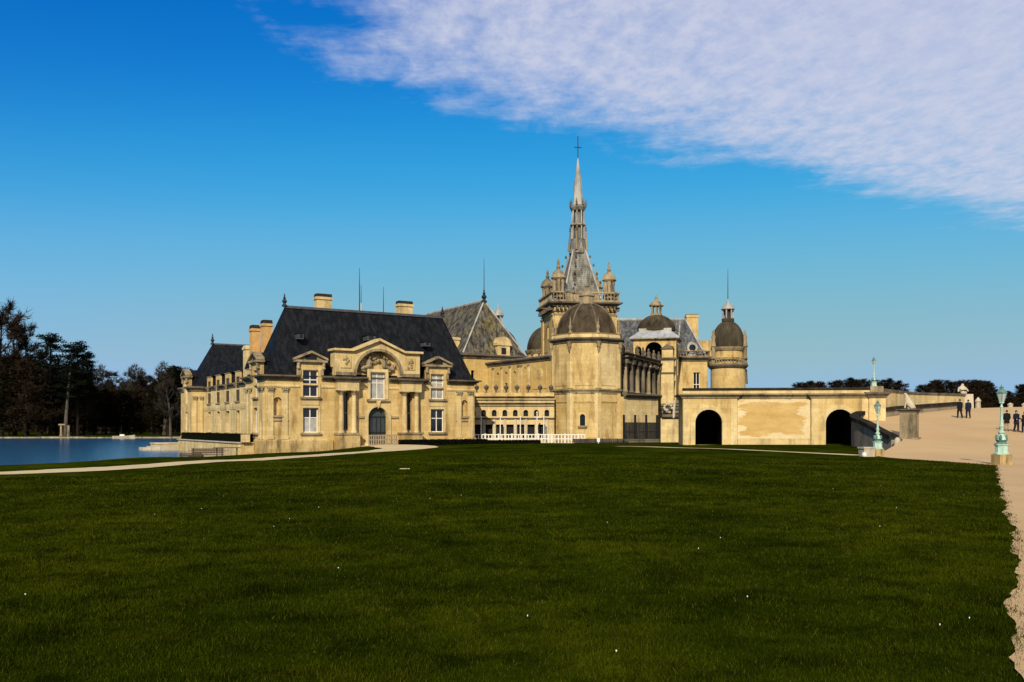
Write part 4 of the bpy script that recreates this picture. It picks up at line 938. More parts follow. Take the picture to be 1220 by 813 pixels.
# ------------------------------------------------------------------ round towers with domes behind
def dome_tower(name, label, x, y, r, zw, hd, lant, mat, wallmat='limestone', bulge=0.0, grp=None):
    t = thing(name, label, 'tower', (x, y, 0), 0)
    MB().lathe(0, 0, [(r, -0.5), (r, zw-0.5)], 20).build('wall', wallmat, t, True)
    MB().lathe(0, 0, [(r, zw-0.6), (r+0.15, zw-0.5), (r+0.3, zw-0.2), (r+0.35, zw), (r-0.1, zw)], 20).build('cornice', 'weathered_stone', t)
    MB().lathe(0, 0, dome_profile(r+0.05, zw, hd, 10, 0.14, bulge), 20).build('dome', mat, t, True)
    if lant:
        z = zw+hd-0.15; lr, lh = lant
        base = MB().lathe(0, 0, [(lr*1.25, z), (lr*1.25, z+lh*0.18), (lr*0.62, z+lh*0.2), (lr*0.62, z+lh*0.7)], 8).build('lantern', mat, t)
        m2 = MB()
        for k in range(6):
            a = k*math.pi/3; m2.lathe(lr*math.cos(a), lr*math.sin(a), [(lr*0.16, z+lh*0.18), (lr*0.16, z+lh*0.72)], 6)
        m2.build_each('lantern_column', 'lead', base)
        MB().lathe(0, 0, [(lr*1.15, z+lh*0.7), (lr*1.4, z+lh*0.74), (lr*1.3, z+lh*0.8), (lr*0.9, z+lh*1.0), (lr*0.3, z+lh*1.12), (lr*0.25, z+lh*1.2), (0.03, z+lh*1.4)], 12).build('lantern_cap', 'pale_lead', base, True)
    return t
dome_tower('domed_tower', 'round tower with dark dome and pale lantern rising behind the lichen-grey roof', -2.1, 141.0, 3.0, 13.2, 3.5, (0.62, 2.7), 'dome_dark')
dome_tower('domed_tower', 'plain dark dome peeping out behind the left side of the spire tower', 5.0, 137.0, 2.75, 12.9, 3.6, None, 'dome_dark')
rt = dome_tower('round_tower', 'free-standing round yellow stone tower with ribbed grey dome, lantern and mast', 31.1, 133.0, 2.15, 13.0, 3.9, (0.72, 2.4), 'dome_dark', 'limestone', 0.10)
MB().lathe(0, 0, [(2.45, -0.3), (2.45, 10.0)], 24).build('outer_wall', 'limestone', rt, True)
MB().lathe(0, 0, [(2.45, 9.9), (2.6, 10.0), (2.85, 10.3), (2.85, 10.5), (2.1, 10.5)], 24).build('walkway_cornice', 'dark_stone', rt)
ring = [(2.65*math.cos(2*math.pi*k/20), 2.65*math.sin(2*math.pi*k/20)) for k in range(20)]
balustrade(rt, ring, 10.5, 0.95, 'weathered_stone', 0.4, closed=True)
mb = MB()
for k in range(16):
    t = 2*math.pi*k/16; pr = dome_profile(2.22, 13.0, 3.9, 8, 0.14, 0.10)
    for (r0, z0), (r1, z1) in zip(pr[:-1], pr[1:]): mb.seg((r0*math.cos(t), r0*math.sin(t), z0), (r1*math.cos(t), r1*math.sin(t), z1), 0.05, 0.05, 4)
mb.build('dome_rib', 'dome_brown', rt)['kind'] = 'stuff'
rod(rt, 0, 0, 19.6, 24.4, 0.045, 'mast')
for t in (R(-20), R(200)):
    x, y = 2.4*math.cos(t), 2.4*math.sin(t)
    MB().lathe(x, y, [(0.3, 10.5), (0.3, 13.0), (0.42, 13.1), (0.34, 13.3), (0.24, 14.0), (0.32, 14.5), (0.15, 14.9), (0.2, 15.2), (0.03, 15.6)], 8).build('chimney_urn', 'weathered_stone', rt, True)
MB(Wall(2.45, 0, 60)).box(-0.3, 0.3, -0.35, 0.2, 7.8, 9.9, 0.1).build('console', 'dark_stone', rt)

# ------------------------------------------------------------------ loggia pavilion, slate wing
lg = thing('loggia_pavilion', 'open arched stone pavilion with lead roof, dark dome and small lantern', 'pavilion', (17.2, 131.0, 0), R(-14))
PW = 6.0
MB().wall(0, PW, 4.0, 13.9, [(1.7, 4.1, 9.0, 13.6, True, 0.6), (4.75, 5.75, 10.0, 13.0, True, 0.5), (0.25, 1.15, 10.0, 13.0, True, 0.5)], 0.6).build('front_wall', 'limestone', lg)
MB(Wall(PW, 0, 90)).wall(0, 5.5, 4.0, 13.6, [(1.6, 3.9, 9.0, 13.0, True, 0.6)], 0.6).build('side_wall', 'limestone', lg); MB(Wall(0, 5.5, -90)).wall(0, 5.5, 4.0, 13.6).build('side_wall', 'limestone', lg)
MB().box(0.1, PW-0.1, 2.4, 5.5, 4.0, 13.7).build('inner_wall', 'painted_shade', lg)
MB().sweep([(0, 5.5), (0, 0), (PW, 0), (PW, 5.5)], CORN(13.75, 0.35, 0.5)).build('cornice', 'weathered_stone', lg)
mb = MB(); mb.sweep([(0, 5.5), (0, 0), (PW, 0), (PW, 5.5)], [(0.5, 14.1), (0.52, 14.2), (-0.75, 15.2), (-0.8, 15.0)]); mb.build('skirt_roof', 'lead', lg)
MB().box(0.7, PW-0.7, 0.7, 4.9, 15.0, 15.6).build('dome_drum', 'pale_lead', lg)
MB().lathe(PW/2, 2.75, [(r_, z) for r_, z in dome_profile(2.75, 15.4, 2.3, 9, 0.3)], 16, 0, 0.85).build('dome', 'dome_dark', lg, True)
ln = MB().box(PW/2-0.75, PW/2+0.75, 2.0, 3.5, 17.4, 17.9).build('lantern', 'weathered_stone', lg)
for sx in (-0.55, 0, 0.55):
    for y in (2.15, 3.35): MB().box(PW/2+sx-0.13, PW/2+sx+0.13, y-0.12, y+0.12, 17.9, 18.9).build('lantern_pier', 'weathered_stone', ln)
MB().lathe(PW/2, 2.75, [(1.0, 18.9), (1.12, 19.05), (0.7, 19.5), (0.3, 19.8), (0.2, 20.0), (0.24, 20.2), (0.02, 20.6)], 8, R(22.5)).build('lantern_cap', 'weathered_stone', ln)
pier = MB().box(4.2, 5.9, -3.4, -1.8, 4.6, 10.8).build('gate_pier', 'limestone_pale', lg)
MB().box(4.0, 6.1, -3.6, -1.6, 10.8, 11.1).build('pier_cap', 'dark_stone', pier); MB().box(4.3, 5.8, -3.3, -1.9, 11.1, 12.3).build('pier_attic', 'limestone_pale', pier); MB().gable(4.1, 6.0, -3.5, -1.7, 12.3, 13.0).build('pier_gable', 'dark_stone', pier)
MB().box(4.05, 6.05, -3.55, -1.65, 8.9, 9.1).build('pier_band', 'dark_stone', pier)

sw = thing('slate_wing', 'long wing with tall grey slate roof and white round dormer window', 'building', (14.0, 139.0, 0), 0)
SWW = 15.4
MB().wall(0, SWW, -0.3, 12.0, [(13.3, 14.3, 6.2, 9.8)], 0.4).build('front_wall', 'limestone', sw); MB(Wall(SWW, 0, 90)).wall(0, 8, -0.3, 12.0).build('side_wall', 'limestone', sw)
window(sw, ID, 13.3, 14.3, 6.2, 9.8, 0.3, 2, (0.5,))
MB().sweep([(0, 0), (SWW, 0), (SWW, 8)], CORN(11.5, 0.6, 0.6)).build('cornice', 'dark_stone', sw)
balustrade(sw, [(0, -0.3), (SWW+0.3, -0.3), (SWW+0.3, 8)], 12.1, 1.0, 'weathered_stone', 0.45)
MB().hip(-0.3, SWW, 0.2, 8.0, 12.1, (0.5, 4.0, 12.9, 4.0), 18.2, (0.15, 0.1)).build('roof', 'grey_slate', sw)
MB().seg((-0.2, 4, 18.2), (12.9, 4, 18.2), 0.2, 0.2, 6).build('ridge_lead', 'pale_lead', sw)
mb = MB()
for y in (0.25,): mb.seg((SWW-0.1, y, 12.2), (12.9, 4.0, 18.2), 0.17, 0.15, 6)
mb.seg((11.0, 0.4, 12.6), (12.0, 3.8, 17.9), 0.13, 0.13, 6); mb.build_each('hip_lead', 'pale_lead', sw)
od = MB().arch_band(13.1, 13.5, 0.5, 0.8, -0.3, 0.3, 20, 0, 2*math.pi).build('round_dormer', 'pale_lead', sw)
MB().lathe(13.1, 0.55, [(0.7, 12.3), (0.7, 13.9), (0.5, 14.3), (0.05, 14.5)], 8).build('dormer_body', 'lead', od); MB().arch_band(13.1, 13.5, 0.001, 0.5, -0.25, -0.2, 20, 0, 2*math.pi).build('pane', 'dark_glass', od)
chimney(sw, 13.2, 15.0, 4.8, 6.0, 12.0, 19.2, mat='limestone', cap=0.25, capmat='weathered_stone')
MB().box(14.6, 16.6, 2.0, 5.0, 11.0, 14.8).build('chimney_base', 'limestone', sw)

# ------------------------------------------------------------------ the sculpted court front (its shade put into dark stone colour) and its lower walls
cf = thing('sculpted_building', 'shaded sculpted court front crowded with dark columns, busts and cornices right of the octagon', 'building', (13.1, 112.2, 0), R(66))
CL = 17.0
ops = [(1.0+2.6*k, 2.6+2.6*k, 6.0, 9.3, True) for k in range(6)]
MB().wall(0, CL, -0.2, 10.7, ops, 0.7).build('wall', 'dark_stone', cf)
for o_ in ops: MB().box(o_[0]-0.02, o_[1]+0.02, 0.66, 0.72, 5.9, 9.4).build('window', 'dark_glass', cf)
rr = random.Random(21)
for k in range(7):
    a = 0.45+2.6*k
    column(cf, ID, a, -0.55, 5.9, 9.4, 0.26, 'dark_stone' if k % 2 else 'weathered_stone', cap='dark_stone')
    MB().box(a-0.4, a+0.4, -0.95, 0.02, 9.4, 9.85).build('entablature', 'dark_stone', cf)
    mb = MB(); mb.lathe(a, -0.55, [(0.3, 10.7), (0.3, 10.9), (0.2, 10.95), (0.26, 11.2), (0.28, 11.45), (0.11, 11.55), (0.15, 11.7), (0.13, 11.85), (0.03, 11.95)], 8); mb.build('roof_statue', 'dark_stone', cf, True)
    mb = MB()
    for q in range(12): mb.blob((a+1.3+rr.uniform(-1.2, 1.2), -0.45+rr.uniform(-0.4, 0.2), 9.75+rr.uniform(-0.3, 0.6)), (rr.uniform(0.12, 0.3), 0.25, rr.uniform(0.12, 0.3)), 6, 4, rr, 0.3)
    mb.build('carved_swag', 'weathered_stone' if k % 2 else 'dark_stone', cf)
MB().sweep([(0, 0), (CL, 0)], CORN(9.85, 0.42, 1.1)).build('cornice', 'dark_stone', cf); MB().sweep([(0, 0), (CL, 0)], CORN(10.4, 0.32, 0.8)).build('upper_cornice', 'dark_stone', cf)
MB().sweep([(0, 0), (CL, 0)], CORN(5.35, 0.5, 1.0)).build('ledge', 'dark_stone', cf)
MB().box(0, CL, 0.02, 4, 10.5, 10.7).build('flat_roof', 'lead', cf)
lw = thing('court_wall', 'pale rendered wall below the shaded court front behind the iron fence', 'wall', (13.0, 107.6, 0), R(44))
MB().wall(0, 6.6, -0.4, 5.2).build('wall_face', 'limestone_pale', lw); MB().sweep([(0, 0), (6.6, 0)], CORN(5.0, 0.5, 0.6)).build('coping', 'dark_stone', lw)
MB().box(0, 6.6, 0.02, 0.6, -0.4, 5.15).build('wall_core', 'limestone', lw)
ter = thing('stair_terrace', 'stepped dark stone parapets over a low lit wall between court front and arch bridge', 'terrace', (16.6, 103.0, 0), R(-6))
MB().wall(0, 6.0, -0.6, 2.6).build('wall_face', 'limestone_pale', ter); MB().box(0, 6.0, 0.02, 1.0, -0.6, 2.55).build('wall_core', 'limestone', ter)
for k in range(4):
    MB().box(0.1, 6.0, -0.22+0.5*k, 0.75+0.5*k, 2.6+0.42*k, 2.75+0.42*k).build('stair_tread', 'black_coping', ter); MB().box(0.15, 6.0, 0.1+0.5*k, 0.7+0.5*k, 2.75+0.42*k, 3.02+0.42*k).build('stair_riser', 'weathered_stone' if k % 2 else 'dark_stone', ter)
sc2 = MB()
for q in range(9):
    t = q*0.6; r_ = 0.55-0.045*q; sc2.blob((0.7+r_*math.cos(t), -0.1, 3.7+r_*math.sin(t)), (0.16, 0.18, 0.16), 6, 4)
sc2.seg((1.4, -0.1, 2.6), (1.5, -0.1, 4.6), 0.16, 0.12, 6); tag(sc2.build('scroll_bracket', 'statue_stone', ter))
for k in range(3): MB().box(1.8+1.0*k, 2.15+1.0*k, 1.4, 1.8, 4.28, 4.6).build('parapet_block', 'weathered_stone', ter)

# ------------------------------------------------------------------ arch bridge of the terrace, its curved ramp walls
brd = thing('terrace_bridge', 'long ochre stone terrace wall with two dark arches and weathered central panel', 'bridge', (15.9, 86.0, 0), R(-6.5))
BL, BT = 17.6, 5.2
arches = [(1.15, 3.6, -0.3, 3.25), (12.9, 15.45, -0.3, 3.25)]
MB(Wall(0, 0.25, 0)).wall(5.0, 11.6, -0.6, 4.35).build('centre_wall', 'limestone_pale', brd)
MB(Wall(0, 0.22, 0)).box(5.05, 11.55, 0.0, 0.04, 0.56, 4.1).build('weathered_panel', 'patched_wall', brd)
MB(Wall(0, 0.12, 0)).box(5.02, 11.58, 0.0, 0.2, -0.6, 0.55).build('base_course', 'limestone_pale', brd)
for (a0, a1, z0, z1), (l, r_) in zip(arches, ((0, 5.0), (11.6, BL-0.9))):
    MB().wall(l, r_, -0.6, 4.35, [(a0, a1, z0, z1, True, 0.6)], 0.6).build('arch_wall', 'limestone', brd)
    MB().face((a0-0.3, 7.5, -0.6), (a1+0.3, 7.5, -0.6), (a1+0.3, 7.5, 3.6), (a0-0.3, 7.5, 3.6)).build('arch_back', 'painted_shade', brd, fix=False)
    MB().arch_band((a0+a1)/2, z1-(a1-a0)/2, (a1-a0)/2, (a1-a0)/2+0.3, 0.6, 7.5).build('vault', 'painted_shade', brd)
    for x0, x1 in ((a0-0.3, a0), (a1, a1+0.3)): MB().box(x0, x1, 0.6, 7.5, -0.6, z1-(a1-a0)/2).build('vault_wall', 'painted_shade', brd)
    MB().box(a0, a1, 0.3, 7.5, -0.6, -0.12).build('vault_floor', 'painted_shade', brd)
    MB().arch_band((a0+a1)/2, z1-(a1-a0)/2, (a1-a0)/2, (a1-a0)/2+0.4, -0.07, 0.04).build('arch_ring', 'limestone_pale', brd)
    for x0, x1 in ((a0-0.4, a0), (a1, a1+0.4)): MB().box(x0, x1, -0.07, 0.04, -0.5, z1-(a1-a0)/2).build('arch_jamb', 'limestone_pale', brd)
    for s_ in (l, r_): MB().box(s_-0.02 if s_ == r_ else s_, s_ if s_ == r_ else s_+0.02, 0.0, 0.3, -0.6, 4.3).build('return_wall', 'limestone', brd)
    for c in (l+0.35, r_-0.35): MB().box(c-0.28, c+0.28, -0.1, 0.03, -0.5, 4.2).build('pilaster', 'limestone_pale', brd)
    MB().box(l, r_, -0.3, 0.05, -0.6, -0.02).build('plinth', 'plinth_stone', brd)
MB().sweep([(0, 5.6), (0, 0), (5.0, 0), (5.0, 0.25), (11.6, 0.25), (11.6, 0), (BL-0.9, 0), (BL-0.9, 0.25)], CORN(4.3, 0.42, 0.42)).build('cornice', 'weathered_stone', brd)
MB().box(0.02, BL, 0.15, 6.0, 4.5, 4.72).build('deck', 'gravel', brd)
MB().box(0.03, BL, 0.2, 0.6, 4.72, 5.05).build('parapet', 'limestone_pale', brd); MB().sweep([(0.0, 0.15), (BL, 0.15)], [(-0.55, 5.05), (0.06, 5.05), (0.1, 5.12), (0.06, 5.25), (-0.55, 5.25)]).build('parapet_coping', 'black_coping', brd)
MB().face((0, 0, -0.6), (0, 0, 4.4), (0, 6, 4.4), (0, 6, -0.6)).build('end_wall', 'limestone', brd, fix=False)
ep = MB().box(BL-0.9, BL+0.55, -0.15, 1.6, -0.6, 4.3).build('end_pier', 'limestone_pale', brd); MB().sweep([(BL-0.9, 0.0), (BL-0.9, -0.15), (BL+0.55, -0.15), (BL+0.55, 1.6)], CORN(4.3, 0.5, 0.42)).build('pier_cornice', 'dark_stone', ep)
MB().box(BL-0.75, BL+0.4, 0.0, 1.4, 4.8, 5.35).build('pier_block', 'weathered_stone', ep)

def curve_wall(name, label, pts, th, mat, capmat, cat='wall', cap_h=0.22, cap_o=0.1, batter=0.0):
    """pts: x, y, z bottom, z top along the wall's centre line"""
    t = thing(name, label, cat, (pts[0][0], pts[0][1], 0), 0); x0, y0 = pts[0][:2]
    P = [(p[0]-x0, p[1]-y0, p[2], p[3]) for p in pts]; N = len(P)
    def off(i, o):
        a, b = P[max(0, i-1)], P[min(N-1, i+1)]; dx, dy = b[0]-a[0], b[1]-a[1]; L = math.hypot(dx, dy); return (P[i][0]+dy/L*o, P[i][1]-dx/L*o)
    def strip(h0, h1, o0, o1, nm, m):
        mb = MB(); 
        for i in range(N):
            zb, zt = h0(P[i]), h1(P[i]); mb.p((*off(i, o0), zb), (*off(i, o1), zb), (*off(i, o1), zt), (*off(i, o0), zt))
        for i in range(N-1):
            a, b = 4*i, 4*i+4
            for k in range(4): mb.f.append((a+k, b+k, b+(k+1) % 4, a+(k+1) % 4))
        mb.f += [(0, 1, 2, 3), (4*N-4, 4*N-1, 4*N-2, 4*N-3)]
        mb.build(nm, m, t, True)
    strip(lambda p: p[2], lambda p: p[3]-cap_h, -th/2, th/2, 'wall_body', mat); strip(lambda p: p[3]-cap_h+0.002, lambda p: p[3], -th/2-cap_o, th/2+cap_o, 'coping', capmat)
    return t
def smooth_path(pts, n_=7):
    out = []; P = [pts[0]]+list(pts)+[pts[-1]]
    for i in range(1, len(P)-2):
        for k in range(n_):
            t = k/n_; q = []
            for d in range(len(pts[0])):
                p0, p1, p2, p3 = P[i-1][d], P[i][d], P[i+1][d], P[i+2][d]
                q.append(0.5*(2*p1+(p2-p0)*t+(2*p0-5*p1+4*p2-p3)*t*t+(3*p1-p0-3*p2+p3)*t**3))
            out.append(tuple(q))
    return out+[tuple(pts[-1])]
curve_wall('ramp_parapet', 'low dark-coped parapet curving up the left side of the gravel ramp', smooth_path([(29.1, 70.3, -0.5, 1.0), (29.0, 72.5, -0.5, 1.45), (29.0, 75.5, -0.5, 2.1), (29.2, 78.5, -0.4, 2.5), (30.6, 82.2, 0.5, 2.85), (33.4, 86.2, 1.5, 3.3), (39.2, 92.3, 2.0, 3.75), (48.4, 100.2, 2.8, 4.35)]), 0.45, 'parapet_stone', 'black_coping', cap_h=0.34, cap_o=0.14)
curve_wall('terrace_wall', 'pale curved retaining wall running back from the bridge to the small seated statue', smooth_path([(33.9, 86.0, -0.5, 5.25), (37.5, 91.5, -0.5, 5.3), (43.5, 99.5, 0.0, 5.35), (50.5, 105.0, 1.0, 5.4), (53.0, 108.0, 2.5, 5.4)]), 0.6, 'limestone_pale', 'dark_stone')

# ------------------------------------------------------------------ lamp posts
def lamp_post(label, x, y, z, s=1.0, plinth=True):
    t = thing('lamp_post', label, 'lamp', (x, y, z), R(10), 'green lamp posts'); z0 = 0.0
    if plinth:
        MB().box(-0.4*s, 0.4*s, -0.4*s, 0.4*s, -0.25, 0.62*s).build('stone_plinth', 'plinth_stone', t); z0 = 0.62*s
    q = lambda pr: [(r*s, z0+h*s) for r, h in pr]
    MB().lathe(0, 0, q([(0.44, 0), (0.44, 0.08), (0.36, 0.12), (0.36, 0.5), (0.42, 0.55), (0.42, 0.62)]), 8, R(22.5)).build('base', 'green_paint', t)
    MB().lathe(0, 0, q([(0.42, 0.62), (0.3, 0.66), (0.24, 0.72), (0.3, 0.8), (0.33, 0.86)]), 12).build('base_collar', 'green_dark', t, True)
    o = MB()
    for k in range(4):
        a = R(45+90*k); o.blob((0.27*s*math.cos(a), 0.27*s*math.sin(a), z0+1.0*s), (0.09*s, 0.09*s, 0.17*s), 6, 5)
    o.build_each('scroll', 'green_dark', t)
    MB().lathe(0, 0, q([(0.26, 0.86), (0.2, 1.05), (0.13, 1.2), (0.19, 1.26), (0.19, 1.34), (0.10, 1.4), (0.12, 1.6), (0.16, 1.66), (0.09, 1.72), (0.085, 1.9), (0.06, 2.75), (0.1, 2.8), (0.06, 2.86), (0.05, 2.95), (0.13, 3.02)]), 12).build('column', 'green_paint', t, True)
    ln_ = MB().lathe(0, 0, q([(0.14, 3.02), (0.16, 3.06), (0.14, 3.08)]), 6).build('lantern', 'green_paint', t)
    MB().lathe(0, 0, q([(0.135, 3.08), (0.29, 3.6)]), 6).build('lantern_glass', 'lantern_glass', ln_)
    m2 = MB()
    for k in range(6):
        a = k*math.pi/3; m2.seg((0.14*s*math.cos(a), 0.14*s*math.sin(a), z0+3.07*s), (0.3*s*math.cos(a), 0.3*s*math.sin(a), z0+3.61*s), 0.016*s, 0.016*s, 4)
    m2.build_each('lantern_bar', 'green_dark', ln_)
    MB().lathe(0, 0, q([(0.32, 3.6), (0.34, 3.64), (0.3, 3.68), (0.2, 3.8), (0.12, 3.84), (0.12, 3.92), (0.15, 3.95), (0.05, 4.0), (0.02, 4.12)]), 6).build('lantern_cap', 'green_dark', ln_)
    return t
lamp_post('green lamp post on stone plinth at the corner of lawn and gravel', 25.45, 48.0, gz(25.45, 48.0), 0.88)
lamp_post('green lamp post beside the square stone trough on the grass', 23.05, 58.2, gz(23.05, 58.2), 0.75)
lp = lamp_post('green lamp post standing on the bridge end pier', 33.2, 84.7, 5.36, 0.66, False)

# ------------------------------------------------------------------ stone block, bin, statues
blk = thing('stone_planter', 'small square pale stone trough on the grass beside a lamp post', 'planter', (22.25, 57.9, gz(22.25, 57.9)), 0.15)
mb = MB(); mb.box(-0.34, 0.34, -0.32, 0.32, -0.1, 0.5, -0.04); mb.build('trough', 'statue_stone', blk); MB().box(-0.42, 0.42, -0.4, 0.4, 0.5, 0.6).build('rim', 'statue_stone', blk)
bl = MB().lathe(0, 0, [(0.02, 0), (0.13, 0.05), (0.17, 0.16), (0.12, 0.29), (0.02, 0.33)], 10).build('stone_ball', 'white_paint', None, True); bl.location = (21.75, 57.0, gz(21.75, 57.0)-0.01)
tag(bl, 'small white ball on the grass in front of the stone trough', 'ball')

def skin_mesh(name, mat, parent, pts, edges, root=0, sub=2, smooth=True):
    me = bpy.data.meshes.new(name); me.from_pydata([p[:3] for p in pts], edges, []); me.materials.append(MATS[mat])
    o = bpy.data.objects.new(name, me); col.objects.link(o); o.parent = parent
    m_ = o.modifiers.new('skin', 'SKIN'); m_.use_smooth_shade = smooth
    for i, p in enumerate(pts): me.skin_vertices[0].data[i].radius = (p[3], p[3] if len(p) < 5 else p[4])
    for i, v in enumerate(me.skin_vertices[0].data): v.use_root = (i == root)
    s_ = o.modifiers.new('sub', 'SUBSURF'); s_.levels = sub; s_.render_levels = sub
    return o
dg = thing('dog_statue', 'pale stone hound statue seated on a tall square pedestal at the foot of the ramp', 'statue', (30.2, 70.2, 0.4), R(-33))
MB().box(-0.75, 0.75, -0.65, 0.65, -0.4, 0.45).build('pedestal_base', 'parapet_stone', dg); MB().box(-0.6, 0.6, -0.5, 0.5, 0.45, 2.4).build('pedestal', 'weathered_stone', dg); MB().sweep([(-0.6, -0.5), (0.6, -0.5), (0.6, 0.5), (-0.6, 0.5)], CORN(2.37, 0.22, 0.22), True).build('pedestal_cornice', 'dark_stone', dg); MB().box(-0.6, 0.6, -0.5, 0.5, 2.4, 2.6).build('pedestal_top', 'weathered_stone', dg)
pts = [(0.22, 0, 2.2, 0.24), (0.05, 0, 2.42, 0.24), (-0.12, 0, 2.72, 0.21), (-0.2, 0, 2.98, 0.13), (-0.26, 0, 3.15, 0.14), (-0.44, 0, 3.08, 0.07), (-0.2, 0.14, 2.5, 0.09), (-0.3, 0.14, 2.02, 0.06), (-0.2, -0.14, 2.5, 0.09), (-0.3, -0.14, 2.02, 0.06), (0.15, 0.2, 2.1, 0.13), (-0.1, 0.24, 2.02, 0.07), (0.15, -0.2, 2.1, 0.13), (-0.1, -0.24, 2.02, 0.07), (0.45, 0.05, 2.02, 0.05)]
skin_mesh('hound', 'statue_stone', dg, [(p[0], p[1], p[2]+0.63, p[3]) for p in pts], [(0, 1), (1, 2), (2, 3), (3, 4), (4, 5), (2, 6), (6, 7), (2, 8), (8, 9), (0, 10), (10, 11), (0, 12), (12, 13), (0, 14)])
bol = MB().lathe(0, 0, [(0.22, -0.2), (0.26, 0.3), (0.22, 0.75), (0.12, 0.9), (0.02, 0.95)], 10).build('stone_bollard', 'statue_stone', None, True); bol.location = (29.0, 69.5, gz(29.0, 69.5)); tag(bol, 'short rounded pale stone bollard where the ramp parapet ends', 'bollard')
ls = thing('seated_statue', 'weathered pale stone group statue on a block at the far end of the terrace wall', 'statue', (52.2, 107.0, 4.9), 0)
MB().box(-0.95, 0.95, -0.8, 0.8, -1.6, 0.5, 0.06).build('pedestal', 'statue_stone', ls)
pts = [(0, 0, 0.72, 0.34), (0.0, 0, 1.15, 0.32), (0, 0, 1.5, 0.13), (0, -0.05, 1.75, 0.19), (-0.42, 0, 1.2, 0.12), (-0.6, -0.25, 0.75, 0.1), (0.4, 0, 1.2, 0.12), (0.62, -0.15, 0.8, 0.1), (-0.25, -0.5, 0.62, 0.15), (0.25, -0.5, 0.62, 0.15)]
skin_mesh('figure', 'statue_stone', ls, pts, [(0, 1), (1, 2), (2, 3), (1, 4), (4, 5), (1, 6), (6, 7), (0, 8), (0, 9)])
for x, y, lb in ((52.5, 104.0, 'small pale stone post on the ramp crest beside the two walkers'), (56.4, 104.5, 'low white stone marker on the ramp crest behind the lamp post'), (58.0, 104.5, 'low white stone marker on the ramp crest behind the group of three')):
    z = float(ramp_z(np.array([x]), np.array([y]))[0]); h = 1.15 if x < 53 else 0.5
    o = MB().lathe(0, 0, [(0.3, -0.2), (0.26, h*0.5), (0.34, h*0.55), (0.3, h*0.7), (0.12, h*0.9), (0.02, h)], 8).build('stone_post', 'statue_stone', None, True); o.location = (x, y, z); tag(o, lb, 'post')

